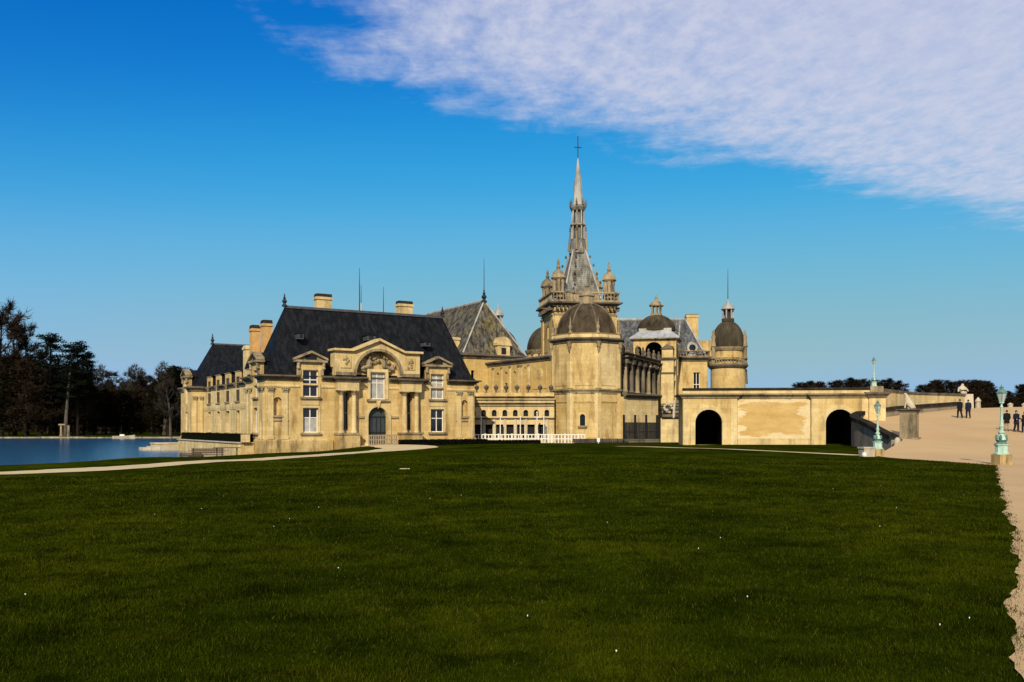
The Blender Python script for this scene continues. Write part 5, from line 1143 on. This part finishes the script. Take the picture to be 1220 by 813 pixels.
# ------------------------------------------------------------------ people
def loft(rings, name, mat, parent, n_=14):
    mb = MB(); i = 0
    for cx_, cy_, z, rx, ry in rings:
        for k in range(n_): t = 2*math.pi*k/n_; mb.v.append((cx_+rx*math.cos(t), cy_+ry*math.sin(t), z))
    for j in range(len(rings)-1):
        for k in range(n_): mb.f.append((j*n_+k, j*n_+(k+1) % n_, (j+1)*n_+(k+1) % n_, (j+1)*n_+k))
    return mb.build(name, mat, parent, 'all')
def person(label, x, y, z, h, face, coat, trousers, stride=0.12, arm=0.0, hem=0.68, grp=None, skirt=False):
    """faces -y before rotation"""
    t = thing('person', label, 'person', (x, y, z), face, grp); s = h/1.75
    s1 = stride
    J = {'pel': (0, 0, .96, .14, .11), 'wst': (0, .01, 1.12, .135, .10), 'chs': (0, .01, 1.36, .16, .11), 'nek': (0, .015, 1.5, .06, .06), 'hd0': (0, -.005, 1.6, .078, .09), 'hd1': (0, 0, 1.69, .075, .085),
         'hpL': (.1, 0, .90, .10, .10), 'knL': (.105, -s1*.7, .50, .065, .065), 'anL': (.11, -s1+.05, .09, .045, .045), 'toL': (.12, -s1-.13, .035, .04, .035),
         'hpR': (-.1, 0, .90, .10, .10), 'knR': (-.105, s1*.4-.03, .50, .065, .065), 'anR': (-.11, s1+.05, .09, .045, .045), 'toR': (-.12, s1-.13, .035, .04, .035),
         'shL': (.19, .01, 1.40, .065, .065), 'elL': (.25, .04+s1*.4, 1.12, .048, .048), 'wrL': (.24, -.05-arm+s1*.3, .90+arm*.6, .034, .034), 'haL': (.235, -.09-arm+s1*.3, .83+arm*.6, .036, .03),
         'shR': (-.19, .01, 1.40, .065, .065), 'elR': (-.25, .04-s1*.4, 1.12, .048, .048), 'wrR': (-.24, -.05-arm-s1*.3, .90+arm*.6, .034, .034), 'haR': (-.235, -.09-arm-s1*.3, .83+arm*.6, .036, .03)}
    ks = list(J); P = [tuple(c*s for c in J[k]) for k in ks]; ix = {k: i for i, k in enumerate(ks)}
    E = [('pel', 'wst'), ('wst', 'chs'), ('chs', 'nek'), ('nek', 'hd0'), ('hd0', 'hd1'), ('pel', 'hpL'), ('hpL', 'knL'), ('knL', 'anL'), ('anL', 'toL'), ('pel', 'hpR'), ('hpR', 'knR'), ('knR', 'anR'), ('anR', 'toR'),
         ('chs', 'shL'), ('shL', 'elL'), ('elL', 'wrL'), ('wrL', 'haL'), ('chs', 'shR'), ('shR', 'elR'), ('elR', 'wrR'), ('wrR', 'haR')]
    skin_mesh('body', 'skin', t, P, [(ix[a], ix[b]) for a, b in E])
    loft([(0, 0, hem*s, .235*s, .20*s), (0, 0, .98*s, .20*s, .165*s), (0, .01*s, 1.15*s, .185*s, .15*s), (0, .01*s, 1.35*s, .215*s, .155*s), (0, .015*s, 1.45*s, .17*s, .13*s), (0, .015*s, 1.53*s, .085*s, .085*s)], 'coat', coat, t)
    for sd in ('L', 'R'):
        q = [tuple(c*s for c in J[k+sd][:3]) for k in ('sh', 'el', 'wr')]
        MB().seg(q[0], q[1], .085*s, .068*s, 8).seg(q[1], q[2], .068*s, .055*s, 8).blob(q[0], (.09*s,)*3, 8, 6).blob(q[1], (.069*s,)*3, 8, 6).build('sleeve', coat, t, True)
        q = [tuple(c*s for c in J[k+sd][:3]) for k in ('hp', 'kn', 'an', 'to')]
        MB().seg(q[0], q[1], .115*s, .085*s, 8).seg(q[1], q[2], .085*s, .07*s, 8).blob(q[1], (.086*s,)*3, 8, 6).build('trouser_leg', trousers, t, True)
        a, b = Vector(q[2]), Vector(q[3]); c = (a+b)/2; MB().blob((c.x, c.y, .045*s), (.055*s, .145*s, .05*s), 8, 6).build('shoe', 'shoe', t, True)
    MB().blob((0, .02*s, 1.68*s), (.095*s, .108*s, .105*s), 10, 7).build('hair', 'hair', t, True)
    MB().blob((0, -.105*s, 1.625*s), (.016*s, .022*s, .022*s), 6, 5).build('nose', 'skin', t, True)
    return t
def rz_at(x, y): return float(ramp_z(np.array([x]), np.array([y]))[0])+0.004
for px, Y, h, fc, coat, tr, st, ar_, lb in ((1143.5, 88.5, 1.80, R(185), 'coat_black', 'trousers_dark', 0.2, 0, 'walker in black coat strolling up the ramp beside the terrace wall'),
                           (1153.5, 88.5, 1.76, R(172), 'coat_navy', 'trousers_dark', 0.16, 0, 'walker in dark navy coat on the ramp beside the stone post'),
                           (1199.5, 77.0, 1.72, R(170), 'coat_black', 'trousers_tan', 0.08, 0.1, 'person in dark jacket and tan trousers standing on the ramp'),
                           (1211.0, 76.5, 1.76, R(10), 'coat_navy', 'trousers_dark', 0.1, 0.25, 'person all in dark clothes standing with hands raised to the waist'),
                           (1220.5, 76.0, 1.72, R(200), 'coat_black', 'trousers_dark', 0.12, 0.1, 'third dark-clad person walking on the ramp at the gravel edge')):
    X = (px-610)/1100*Y; person(lb, X, Y, rz_at(X, Y), h, fc, coat, tr, st, ar_)

# ------------------------------------------------------------------ hedges, railings, benches near the castle
def hedge(label, x0, y0, x1, y1, w, z0, h, n_=60, mat='hedge_leaf', seed=1):
    t = thing('clipped_hedge', label, 'hedge', ((x0+x1)/2, (y0+y1)/2, z0), math.atan2(y1-y0, x1-x0)); L = math.hypot(x1-x0, y1-y0); r_ = random.Random(seed)
    core = MB(); core.box(-L/2+0.08, L/2-0.08, -w/2+0.08, w/2-0.08, -0.15, h-0.08); core.build('hedge_core', mat, t)
    lf = MB()
    for k in range(int(L*n_*6)):
        f = r_.random(); 
        if f < 0.45: p = (r_.uniform(-L/2, L/2), -w/2+r_.gauss(0.04, 0.03), r_.uniform(0, h))
        elif f < 0.85: p = (r_.uniform(-L/2, L/2), r_.uniform(-w/2, w/2), h-0.06+r_.gauss(0.02, 0.03))
        else: p = (r_.choice((-1, 1))*L/2, r_.uniform(-w/2, w/2), r_.uniform(0, h))
        d = Vector((r_.gauss(0, 1), r_.gauss(0, 1), r_.gauss(0, 1))).normalized()*0.08; e_ = Vector((r_.gauss(0, 1), r_.gauss(0, 1), r_.gauss(0, 1))).normalized()*0.05
        q = Vector(p); lf.face(tuple(q-d), tuple(q+e_), tuple(q+d), tuple(q-e_))
    lf.build('hedge_leaves', mat, t, fix=False)['kind'] = 'stuff'
    return t
hedge('low black-green clipped hedge in front of the door-side wall and arcade', -11.2, 92.8, -2.9, 98.9, 0.9, -0.3, 0.62)
hedge('low dark hedge continuing before the white railing', -2.6, 99.6, 3.0, 102.0, 0.8, -0.45, 0.62, seed=4)
hd = hedge('long dark clipped hedge on the lakeside terrace wall below the side wing', *( -23.52+.857*-0.9-.515*3.2, 88+.515*-0.9+.857*3.2), *(-23.52+.857*-0.9-.515*31, 88+.515*-0.9+.857*31), 1.2, 0.05, 0.85, seed=9)
# its terrace wall over the water (same axis as the house)
tw = thing('quay_wall', 'pale stone quay wall along the water under the dark hedge', 'wall', (-23.52, 88.0, 0), R(ANG))
MB().box(-1.7, -0.15, 3.2, 31.8, -2.4, 0.03).build('wall_body', 'limestone_pale', tw); MB().box(-1.85, -0.1, 3.05, 31.95, 0.034, 0.14).build('coping', 'statue_stone', tw); MB().box(-1.5, -0.7, 2.75, 3.15, 0.14, 0.9).build('end_post', 'limestone_pale', tw)
MB().box(-3.2, 1.0, 38.7, 42.0, -2.4, -0.6).build('landing', 'limestone_pale', tw); MB().box(-3.3, 1.0, 38.6, 42.0, -0.598, -0.45).build('landing_coping', 'statue_stone', tw)
for k in range(3): MB().box(-3.4-0.9*k, -1.9-0.9*k+0.4, 33.0+1.3*k, 38.6, -2.4, -0.75-0.12*k).build('quay_step', 'statue_stone', tw)

def railing(label, x0, y0, x1, y1, z0, h, n_, mat='white_paint', thick=0.035, name='railing', spikes=0.0, posts=4):
    L = math.hypot(x1-x0, y1-y0); t = thing(name, label, 'railing', (x0, y0, z0), math.atan2(y1-y0, x1-x0))
    for zz in (h*0.12, h*0.55 if not spikes else h*0.3, h*0.96 if not spikes else h*0.8): MB().box(0, L, -thick*0.8, thick*0.8, zz-thick, zz+thick).build('rail', mat, t)
    for k in range(n_+1):
        x = L*k/n_; po = k % posts == 0; w_ = thick*(1.7 if po else 1.0); MB().box(x-w_, x+w_, -w_*1.1, w_*1.1, -0.25, (h*(1.06 if po else 0.95))+(spikes*(1.0 if po else 0.55))).build('post' if po else 'baluster', mat, t)
    return t
railing('white wooden railing before the arcade range', -4.5, 103.4, 8.2, 104.2, -0.35, 1.15, 34, thick=0.055)
for k, px in enumerate((573, 596, 620, 640, 648)):
    X = (px-610)/1100*104.6
    o = thing('white_pole', ['slim white pole behind the railing in front of the first niches', 'slim white pole behind the railing by the second arcade bay', 'slim white pole behind the railing at the arcade middle', 'taller white pole with twin arms behind the railing', 'slim white pole behind the railing next to the octagon'][k], 'pole', (X, 104.9, -0.3), 0)
    MB().lathe(0, 0, [(0.07, -0.2), (0.06, 3.0+0.5*(k == 3))], 8).build('shaft', 'white_paint', o); MB().lathe(0, 0, [(0.14, -0.2), (0.14, 0.15)], 8).build('foot', 'white_paint', o)
    MB().blob((0, 0, 3.05+0.5*(k == 3)), (0.1, 0.1, 0.12), 8, 6).build('knob', 'white_paint', o)
    if k == 3: MB().box(-0.35, 0.35, -0.03, 0.03, 3.0, 3.06).build('arm', 'white_paint', o)
railing('dark green spiked iron fence in front of the pale court wall', 12.6, 104.0, 17.3, 108.2, -0.3, 1.7, 26, 'iron', 0.05, 'iron_fence', 1.5, 8)
railing('low dark iron barrier at the foot of the octagonal tower', 6.8, 103.0, 13.0, 103.4, -0.35, 0.65, 30, 'iron', 0.03, 'iron_barrier')
MBk = thing('low_wall', 'dark low stone kerb wall along the castle foot beyond the lawn', 'wall', (7.0, 103.8, -0.35), R(2)); MB().box(0, 10.2, 0, 0.5, -0.3, 0.5).build('wall_body', 'dark_stone', MBk); MB().box(-0.05, 10.25, -0.06, 0.56, 0.5, 0.6).build('coping', 'dark_stone', MBk)
w = thing('white_sign', 'small white notice post before the octagonal tower', 'sign', (9.6, 102.6, -0.35), 0); MB().box(-0.04, 0.04, -0.04, 0.04, -0.2, 0.6).build('post', 'white_paint', w); MB().box(-0.16, 0.16, -0.07, -0.04, 0.3, 0.75).build('board', 'white_paint', w)
# barrier in front of the door, in the house's axes
db = thing('door_barrier', 'grey wooden barrier standing before the arched door', 'barrier', (-23.52+.857*11.5+.515*1.3, 88+.515*11.5-.857*1.3, -0.28), R(ANG))
for zz in (0.15, 0.62, 1.05): MB().box(-1.5, 1.5, -0.04, 0.04, zz-0.06, zz+0.06).build('rail', 'pale_wood', db)
for k in range(13): MB().box(-1.5+0.25*k-0.06, -1.5+0.25*k+0.06, -0.085, -0.045, -0.05, 1.12).build('slat', 'pale_wood', db)

def bench(label, x, y, rz_, L=1.9):
    t = thing('wooden_bench', label, 'bench', (x, y, gz(x, y)), rz_, 'weathered wooden benches on the lake bank')
    for k in range(4): MB().box(-L/2, L/2, -0.28+0.14*k, -0.17+0.14*k, 0.42, 0.47).build('seat_slat', 'old_wood', t)
    for k in range(3): MB().box(-L/2, L/2, 0.27, 0.31, 0.56+0.14*k, 0.66+0.14*k).build('back_slat', 'old_wood', t)
    for sx in (-L/2+0.1, L/2-0.18):
        for y0 in (-0.28, 0.24): MB().box(sx, sx+0.08, y0, y0+0.08, -0.15, 0.42 if y0 < 0 else 1.0).build('leg', 'old_wood', t)
        MB().box(sx, sx+0.08, -0.3, 0.3, 0.62, 0.67).build('armrest', 'old_wood', t)
    return t
bench('weathered wooden bench on the bank facing the side wing wall', -25.9, 78.6, R(197), 2.6); bench('dark wooden bench at the water edge beside the quay wall', -28.0, 80.6, R(190), 1.9)
pt = thing('picnic_table', 'low dark wooden table with crossed supports on the lake bank', 'table', (-23.9, 77.4, gz(-23.9, 77.4)), R(14))
for k in range(5): MB().box(-1.1, 1.1, -0.4+0.165*k, -0.26+0.165*k, 0.68, 0.73).build('top_plank', 'old_wood', pt)
for sx in (-0.8, 0.8):
    for s_ in (-1, 1): MB().seg((sx, -0.42*s_, -0.1), (sx, 0.3*s_, 0.68), 0.05, 0.05, 4).build('leg', 'old_wood', pt)
fn = thing('picket_fence', 'short pale picket fence on the bank behind the benches', 'fence', (-28.3, 80.6, gz(-26.5, 80)), R(10))
for zz in (0.35, 0.85): MB().box(0, 3.6, -0.03, 0.03, zz-0.05, zz+0.05).build('rail', 'pale_wood', fn)
for k in range(16): MB().box(0.02+0.235*k, 0.14+0.235*k, -0.06, -0.032, -0.3, 1.15).build('picket', 'pale_wood', fn)
lit = MB().box(-0.2, 0.2, -0.015, 0.015, 0.0, 0.03).build('white_stick', 'statue_stone', None); lit.location = (-4.3, 37.0, gz(-4.3, 37)+0.02); lit.rotation_euler.z = 0.2; tag(lit, 'short white stick lying on the lawn', 'stick')

ed_ = thing('lake_edging', 'thin pale stone edging along the far bank of the lake', 'edging', (-120, 232.6, LAKE_Z), 0)
for k in range(14): MB().box(-100+11.2*k, -100+11.2*k+11.1, -0.3+0.2*math.sin(k*1.7), 0.5+0.2*math.sin(k*1.7), -0.4, 0.32+0.05*math.sin(k*2.3)).build('edging_stone', 'weathered_stone', ed_)
# far shore: garden pillars, small statue, rowing boat
fp = thing('garden_portico', 'pair of white garden pillars joined by a lintel under the far dark trees', 'portico', (-115.5, 238.5, gz(-115.5, 238.5)), 0)
for x in (-0.95, 0.95): MB().lathe(x, 0, [(0.42, -0.3), (0.42, 0.3), (0.3, 0.4), (0.27, 2.6), (0.4, 2.8)], 10).build('pillar', 'weathered_stone', fp)
MB().box(-1.5, 0.2, -0.45, 0.45, 2.8, 3.15).build('lintel', 'weathered_stone', fp)
fs = thing('garden_statue', 'dark pedestal with pale pointed statue on the quay landing', 'statue', (-43.6, 124.2, -0.45), 0)
MB().box(-0.5, 0.5, -0.5, 0.5, -0.2, 1.2).build('pedestal', 'dark_stone', fs); MB().lathe(0, 0, [(0.4, 1.2), (0.35, 1.5), (0.24, 2.1), (0.2, 2.4), (0.05, 2.8)], 8).build('figure', 'statue_stone', fs, True)
bo = thing('rowing_boat', 'small white rowing boat moored by the far bank', 'boat', (-95.0, 226.0, LAKE_Z), R(8))
mb = MB(); N = 10
for i in range(N+1):
    t = i/N; x = -2.6+5.2*t; w_ = 0.8*math.sin(math.pi*min(1, 0.12+0.88*t))**0.6 if t < 1 else 0.02; w_ = max(w_, 0.03)
    mb.p((x, -w_, 0.6+0.3*t**3), (x, -w_*0.5, -0.15), (x, w_*0.5, -0.15), (x, w_, 0.6+0.3*t**3))
for i in range(N):
    for k in range(3): mb.f.append((4*i+k, 4*i+4+k, 4*i+5+k, 4*i+1+k))
mb.f += [(0, 1, 2, 3)]; mb.build('hull', 'statue_stone', bo)
for x in (-0.8, 0.7): MB().box(x, x+0.3, -0.62, 0.62, 0.3, 0.36).build('thwart', 'pale_wood', bo)
MB().box(-1.0, 0.2, -0.3, 0.3, 0.36, 1.0, 0.1).build('covered_load', 'white_paint', bo)

# ------------------------------------------------------------------ trees
def tree_proto(seed, H, trunk_f, spread, kind, limbs=11, name='bare_tree'):
    r_ = random.Random(seed); tr, cr = MB(), MB()
    def twig(p, d, L, lv):
        side = d.orthogonal().normalized(); side.rotate(Matrix.Rotation(r_.uniform(0, 6.3), 3, d))
        q = p+d*L; w_ = 0.05 if kind == 'bare' else 0.06
        cr.face(tuple(p-side*w_), tuple(p+side*w_), tuple(q))
    def leafclump(p, rad, n_, sz):
        for k in range(n_):
            v = Vector((r_.gauss(0, 0.5), r_.gauss(0, 0.5), r_.gauss(0, 0.34 if kind != 'pine' else 0.2)))*rad; c = p+v
            a = Vector((r_.gauss(0, 1), r_.gauss(0, 1), r_.gauss(0, 0.6))).normalized()*sz*r_.uniform(0.5, 1.2); b_ = a.orthogonal().normalized()*sz*r_.uniform(0.3, 0.7)
            b_.rotate(Matrix.Rotation(r_.uniform(0, 6.3), 3, a.normalized())); cr.face(tuple(c-a), tuple(c+b_), tuple(c+a), tuple(c-b_))
    def grow(p, d, L, rad, lv):
        n_ = 3 if lv < 2 else 2; pts = [p]; 
        for k in range(n_):
            d = (d+Vector((r_.gauss(0, 0.16), r_.gauss(0, 0.16), r_.gauss(0.06, 0.12)))).normalized(); pts.append(pts[-1]+d*L/n_)
        for k in range(n_): (tr if lv < 2 else cr).seg(pts[k], pts[k+1], rad*(1-0.6*k/n_), rad*(1-0.6*(k+1)/n_), 5 if lv < 2 else 3)
        if lv >= 3:
            for k in range(9):
                f = r_.random(); a = pts[0].lerp(pts[-1], f); twig(a, (d+Vector((r_.gauss(0, 0.7), r_.gauss(0, 0.7), r_.gauss(0.1, 0.6)))).normalized(), r_.uniform(0.6, 1.5)*H/22, lv)
            return
        for k in range((6, 6, 5)[lv]):
            f = r_.uniform(0.3, 1.0); i = min(n_-1, int(f*n_)); a = pts[i].lerp(pts[i+1], f*n_-i)
            dd = (d*0.7+Vector((r_.gauss(0, 0.6), r_.gauss(0, 0.6), r_.gauss(0.2, 0.4)))).normalized(); grow(a, dd, L*r_.uniform(0.42, 0.66), rad*0.45, lv+1)
    # trunk
    p = Vector((0, 0, -0.4)); d = Vector((0, 0, 1)); n_ = 8; pts = [p]; r0 = H*0.016+0.08
    for k in range(n_):
        jt = 0.014 if kind == 'pine' else 0.05; d = (d+Vector((r_.gauss(0, jt), r_.gauss(0, jt), 0))).normalized(); pts.append(pts[-1]+d*H*0.9/n_)
    for k in range(n_): tr.seg(pts[k], pts[k+1], r0*(1-0.85*k/n_), r0*(1-0.85*(k+1)/n_), 8)
    for k in range(limbs):
        f = trunk_f+(1-trunk_f)*(k+r_.random())/limbs; i = min(n_-1, int(f*n_)); a = pts[i].lerp(pts[i+1], f*n_-i)
        t = k*2.4+r_.uniform(-0.4, 0.4); up = 0.35+0.9*f if kind != 'pine' else r_.uniform(-0.05, 0.35)
        d0 = Vector((math.cos(t), math.sin(t), up)).normalized(); L = H*spread*(1.15-0.75*f)*r_.uniform(0.8, 1.15)
        if kind == 'pine':
            e_ = a+d0*L; tr.seg(a, e_, r0*0.3*(1.1-f), 0.03, 5)
            for q in range(5):
                leafclump(a.lerp(e_, 0.35+0.16*q)+Vector((r_.gauss(0, 0.5), r_.gauss(0, 0.5), r_.gauss(0.15, 0.2))), H*0.045, 46, 0.26)
        else:
            grow(a, d0, L*0.75, r0*0.5*(1.15-f), 1)
            if kind == 'ivy': leafclump(a+d0*L*0.35, H*0.085, 150, 0.3)
    if kind == 'ivy':
        for k in range(26): 
            f = r_.uniform(0.05, 0.9); leafclump(pts[int(f*n_)]+Vector((r_.gauss(0, 0.6), r_.gauss(0, 0.6), 0)), H*0.055, 55, 0.28)
    return tr, cr
def tree_meshes(seed, H, trunk_f, spread, kind, limbs, tm, cm):
    tr, cr = tree_proto(seed, H, trunk_f, spread, kind, limbs)
    a = tr.build('trunk', tm, None, True, fix=False); b_ = cr.build('crown', cm, None, False, fix=False)
    da, db_ = a.data, b_.data; bpy.data.objects.remove(a); bpy.data.objects.remove(b_); return da, db_
PROTO = {'bare1': tree_meshes(1, 20, 0.28, 0.30, 'bare', 13, 'bark', 'twigs'), 'bare2': tree_meshes(2, 20, 0.22, 0.34, 'bare', 14, 'pale_bark', 'twigs_grey'), 'bare3': tree_meshes(3, 20, 0.15, 0.27, 'bare', 15, 'bark', 'twigs'),
         'pine1': tree_meshes(4, 28, 0.42, 0.17, 'pine', 30, 'bark', 'needles'), 'pine2': tree_meshes(5, 28, 0.36, 0.19, 'pine', 24, 'pale_bark', 'needles'), 'ivy1': tree_meshes(6, 20, 0.2, 0.27, 'ivy', 13, 'bark', 'ivy'), 'ivy2': tree_meshes(7, 20, 0.12, 0.3, 'ivy', 15, 'bark', 'twigs')}
PH_ = {'bare1': 20, 'bare2': 20, 'bare3': 20, 'pine1': 28, 'pine2': 28, 'ivy1': 20, 'ivy2': 20}
rt_ = random.Random(77)
def tree(kind, x, y, h, name, label, group, wide=1.0):
    s = h/PH_[kind]; t = thing(name, label, 'tree', (x, y, gz(x, y)), rt_.uniform(0, 6.28), group); t.scale = (s*wide, s*wide, s)
    for nm, me in zip(('trunk', 'crown'), PROTO[kind]):
        o = bpy.data.objects.new(nm, me); col.objects.link(o); o.parent = t
    return t
def row(spec, name, label, group):
    for kind, px, top, Y, wide in spec:
        X = (px-610)/1100*Y; h = ((508-top)/1100*Y+1.7-gz(X, Y))*1.06; tree(kind, X, Y, h, name, label, group, wide)
row([('pine1', 60, 393, 246, 1.0), ('pine2', 78, 402, 243, 1.0), ('pine1', 92, 406, 247, 1.05), ('pine2', 49, 412, 252, 1.0), ('pine1', 103, 415, 255, 0.8)], 'pine_tree', 'tall dark pine with bare trunk and tufted crown on the far lake shore', 'pines on the far shore')
row([('bare1', 2, 362, 244, 0.95), ('bare3', -22, 372, 252, 1.0), ('bare1', 18, 376, 255, 0.9), ('bare3', 33, 388, 250, 0.8)], 'bare_tree', 'very tall bare brown tree standing left of the pines on the far shore', 'tallest bare trees on the far shore')
row([('ivy1', 10, 425, 240, 1.3), ('ivy2', 30, 430, 241, 1.2), ('ivy1', 68, 438, 250, 1.3), ('ivy2', 88, 445, 252, 1.2), ('ivy1', -18, 425, 243, 1.3), ('ivy2', 48, 440, 243, 1.2), ('ivy2', 100, 452, 262, 1.2)], 'dark_tree', 'dense dark tree forming the understorey below the tall pines', 'dense trees under the pines')
row([('bare2', 118, 441, 285, 1.0), ('bare2', 130, 443, 295, 1.0), ('bare2', 143, 441, 290, 1.0), ('bare2', 156, 444, 300, 1.1), ('bare1', 168, 449, 298, 1.1), ('bare2', 180, 450, 305, 1.1)], 'bare_tree', 'pale twiggy bare tree in the wood between the pines and the round-crowned trees', 'bare trees in the middle of the far wood')
row([('ivy2', 112, 462, 270, 1.4), ('ivy1', 126, 466, 268, 1.4), ('ivy2', 140, 464, 272, 1.4), ('ivy1', 154, 466, 270, 1.4), ('ivy2', 168, 464, 275, 1.4), ('ivy1', 181, 462, 272, 1.4)], 'dark_tree', 'low dark brown tree in front of the pale twiggy wood', 'low dark trees of the far wood')
row([('pine2', 196, 436, 262, 1.5), ('pine1', 210, 434, 258, 1.5), ('ivy1', 200, 447, 252, 1.3), ('bare2', 203, 440, 246, 1.0), ('ivy2', 216, 445, 262, 1.4), ('pine2', 224, 433, 266, 1.4), ('ivy1', 188, 458, 262, 1.3)], 'spreading_tree', 'broad dark spreading tree beside the end pavilion across the water', 'spreading trees beside the end pavilion')
sp_ = []
for k in range(30):
    sp_.append((('bare1', 'ivy2', 'bare3')[k % 3], -60+10*k+rt_.uniform(-3, 3), (430 if k < 16 else 452)+rt_.uniform(-8, 10), 315+rt_.uniform(-12, 25), 1.3))
row(sp_, 'bare_tree', 'bare brown tree deep in the wood behind the shore trees', 'trees deep in the far wood')
sp_ = []
for px, top in ((948, 458), (954, 456), (960, 455), (967, 456), (974, 455), (982, 457), (990, 456), (1000, 453), (1007, 453), (1014, 452), (1020, 453), (1027, 452), (1034, 454), (1046, 453), (1053, 452), (1060, 454), (1068, 454), (1075, 458), (1098, 460), (1105, 457), (1112, 455), (1118, 454), (1124, 453), (1130, 455), (1136, 457)): sp_.append((('ivy1', 'ivy2', 'bare3')[len(sp_) % 3], px, top, 225+rt_.uniform(-8, 20), 1.5))
row(sp_, 'park_tree', 'round dark park tree showing over the bridge and terrace wall', 'park trees beyond the terrace wall')
sp_ = []
for px, top in ((1148, 453), (1154, 455), (1160, 453), (1165, 456), (1171, 454), (1177, 458), (1184, 464), (1188, 472), (1203, 466), (1213, 460), (1222, 458), (1236, 455), (1145, 470), (1165, 470), (1176, 472), (1195, 475), (1209, 472), (1220, 470)): sp_.append((('ivy2', 'ivy1')[len(sp_) % 2], px, top, 185+rt_.uniform(-8, 15), 1.5))
row(sp_, 'park_tree', 'dark bushy park tree beyond the crest of the gravel ramp', 'park trees beyond the ramp')
# the wood behind reads as one dark mass
def far_wood(x0, x1, y, z, h, n_, name, label, seed):
    r_ = np.random.RandomState(seed); X = r_.uniform(x0, x1, n_); Y = y+r_.uniform(0, 25, n_); top = h*(0.75+0.25*np.sin(X*0.11)*np.sin(X*0.047+1))
    Z = z+top*r_.rand(n_)**0.8; a = r_.normal(0, 1, (n_, 3))*np.array([0.5, 0.3, 0.8]); b_ = r_.normal(0, 1, (n_, 3))*0.35
    c = np.stack([X, Y, Z], 1); co = np.stack([c-a, c+b_, c+a, c-b_], 1).reshape(-1, 3)
    me = bpy.data.meshes.new(name); me.vertices.add(n_*4); me.vertices.foreach_set('co', co.ravel()); me.loops.add(n_*4); me.loops.foreach_set('vertex_index', np.arange(n_*4)); me.polygons.add(n_)
    me.polygons.foreach_set('loop_start', np.arange(0, n_*4, 4)); me.polygons.foreach_set('loop_total', np.full(n_, 4)); me.update(); me.materials.append(MATS['twigs'])
    o = bpy.data.objects.new(name, me); col.objects.link(o); tag(o, label, 'wood', kind='stuff')
far_wood(-260, -80, 330, -0.6, 17, 60000, 'far_wood', 'dark undergrowth of the wood across the lake', 1)
far_wood(60, 190, 240, 3.0, 6, 26000, 'far_thicket', 'dark thicket beyond the crest of the ramp', 2)
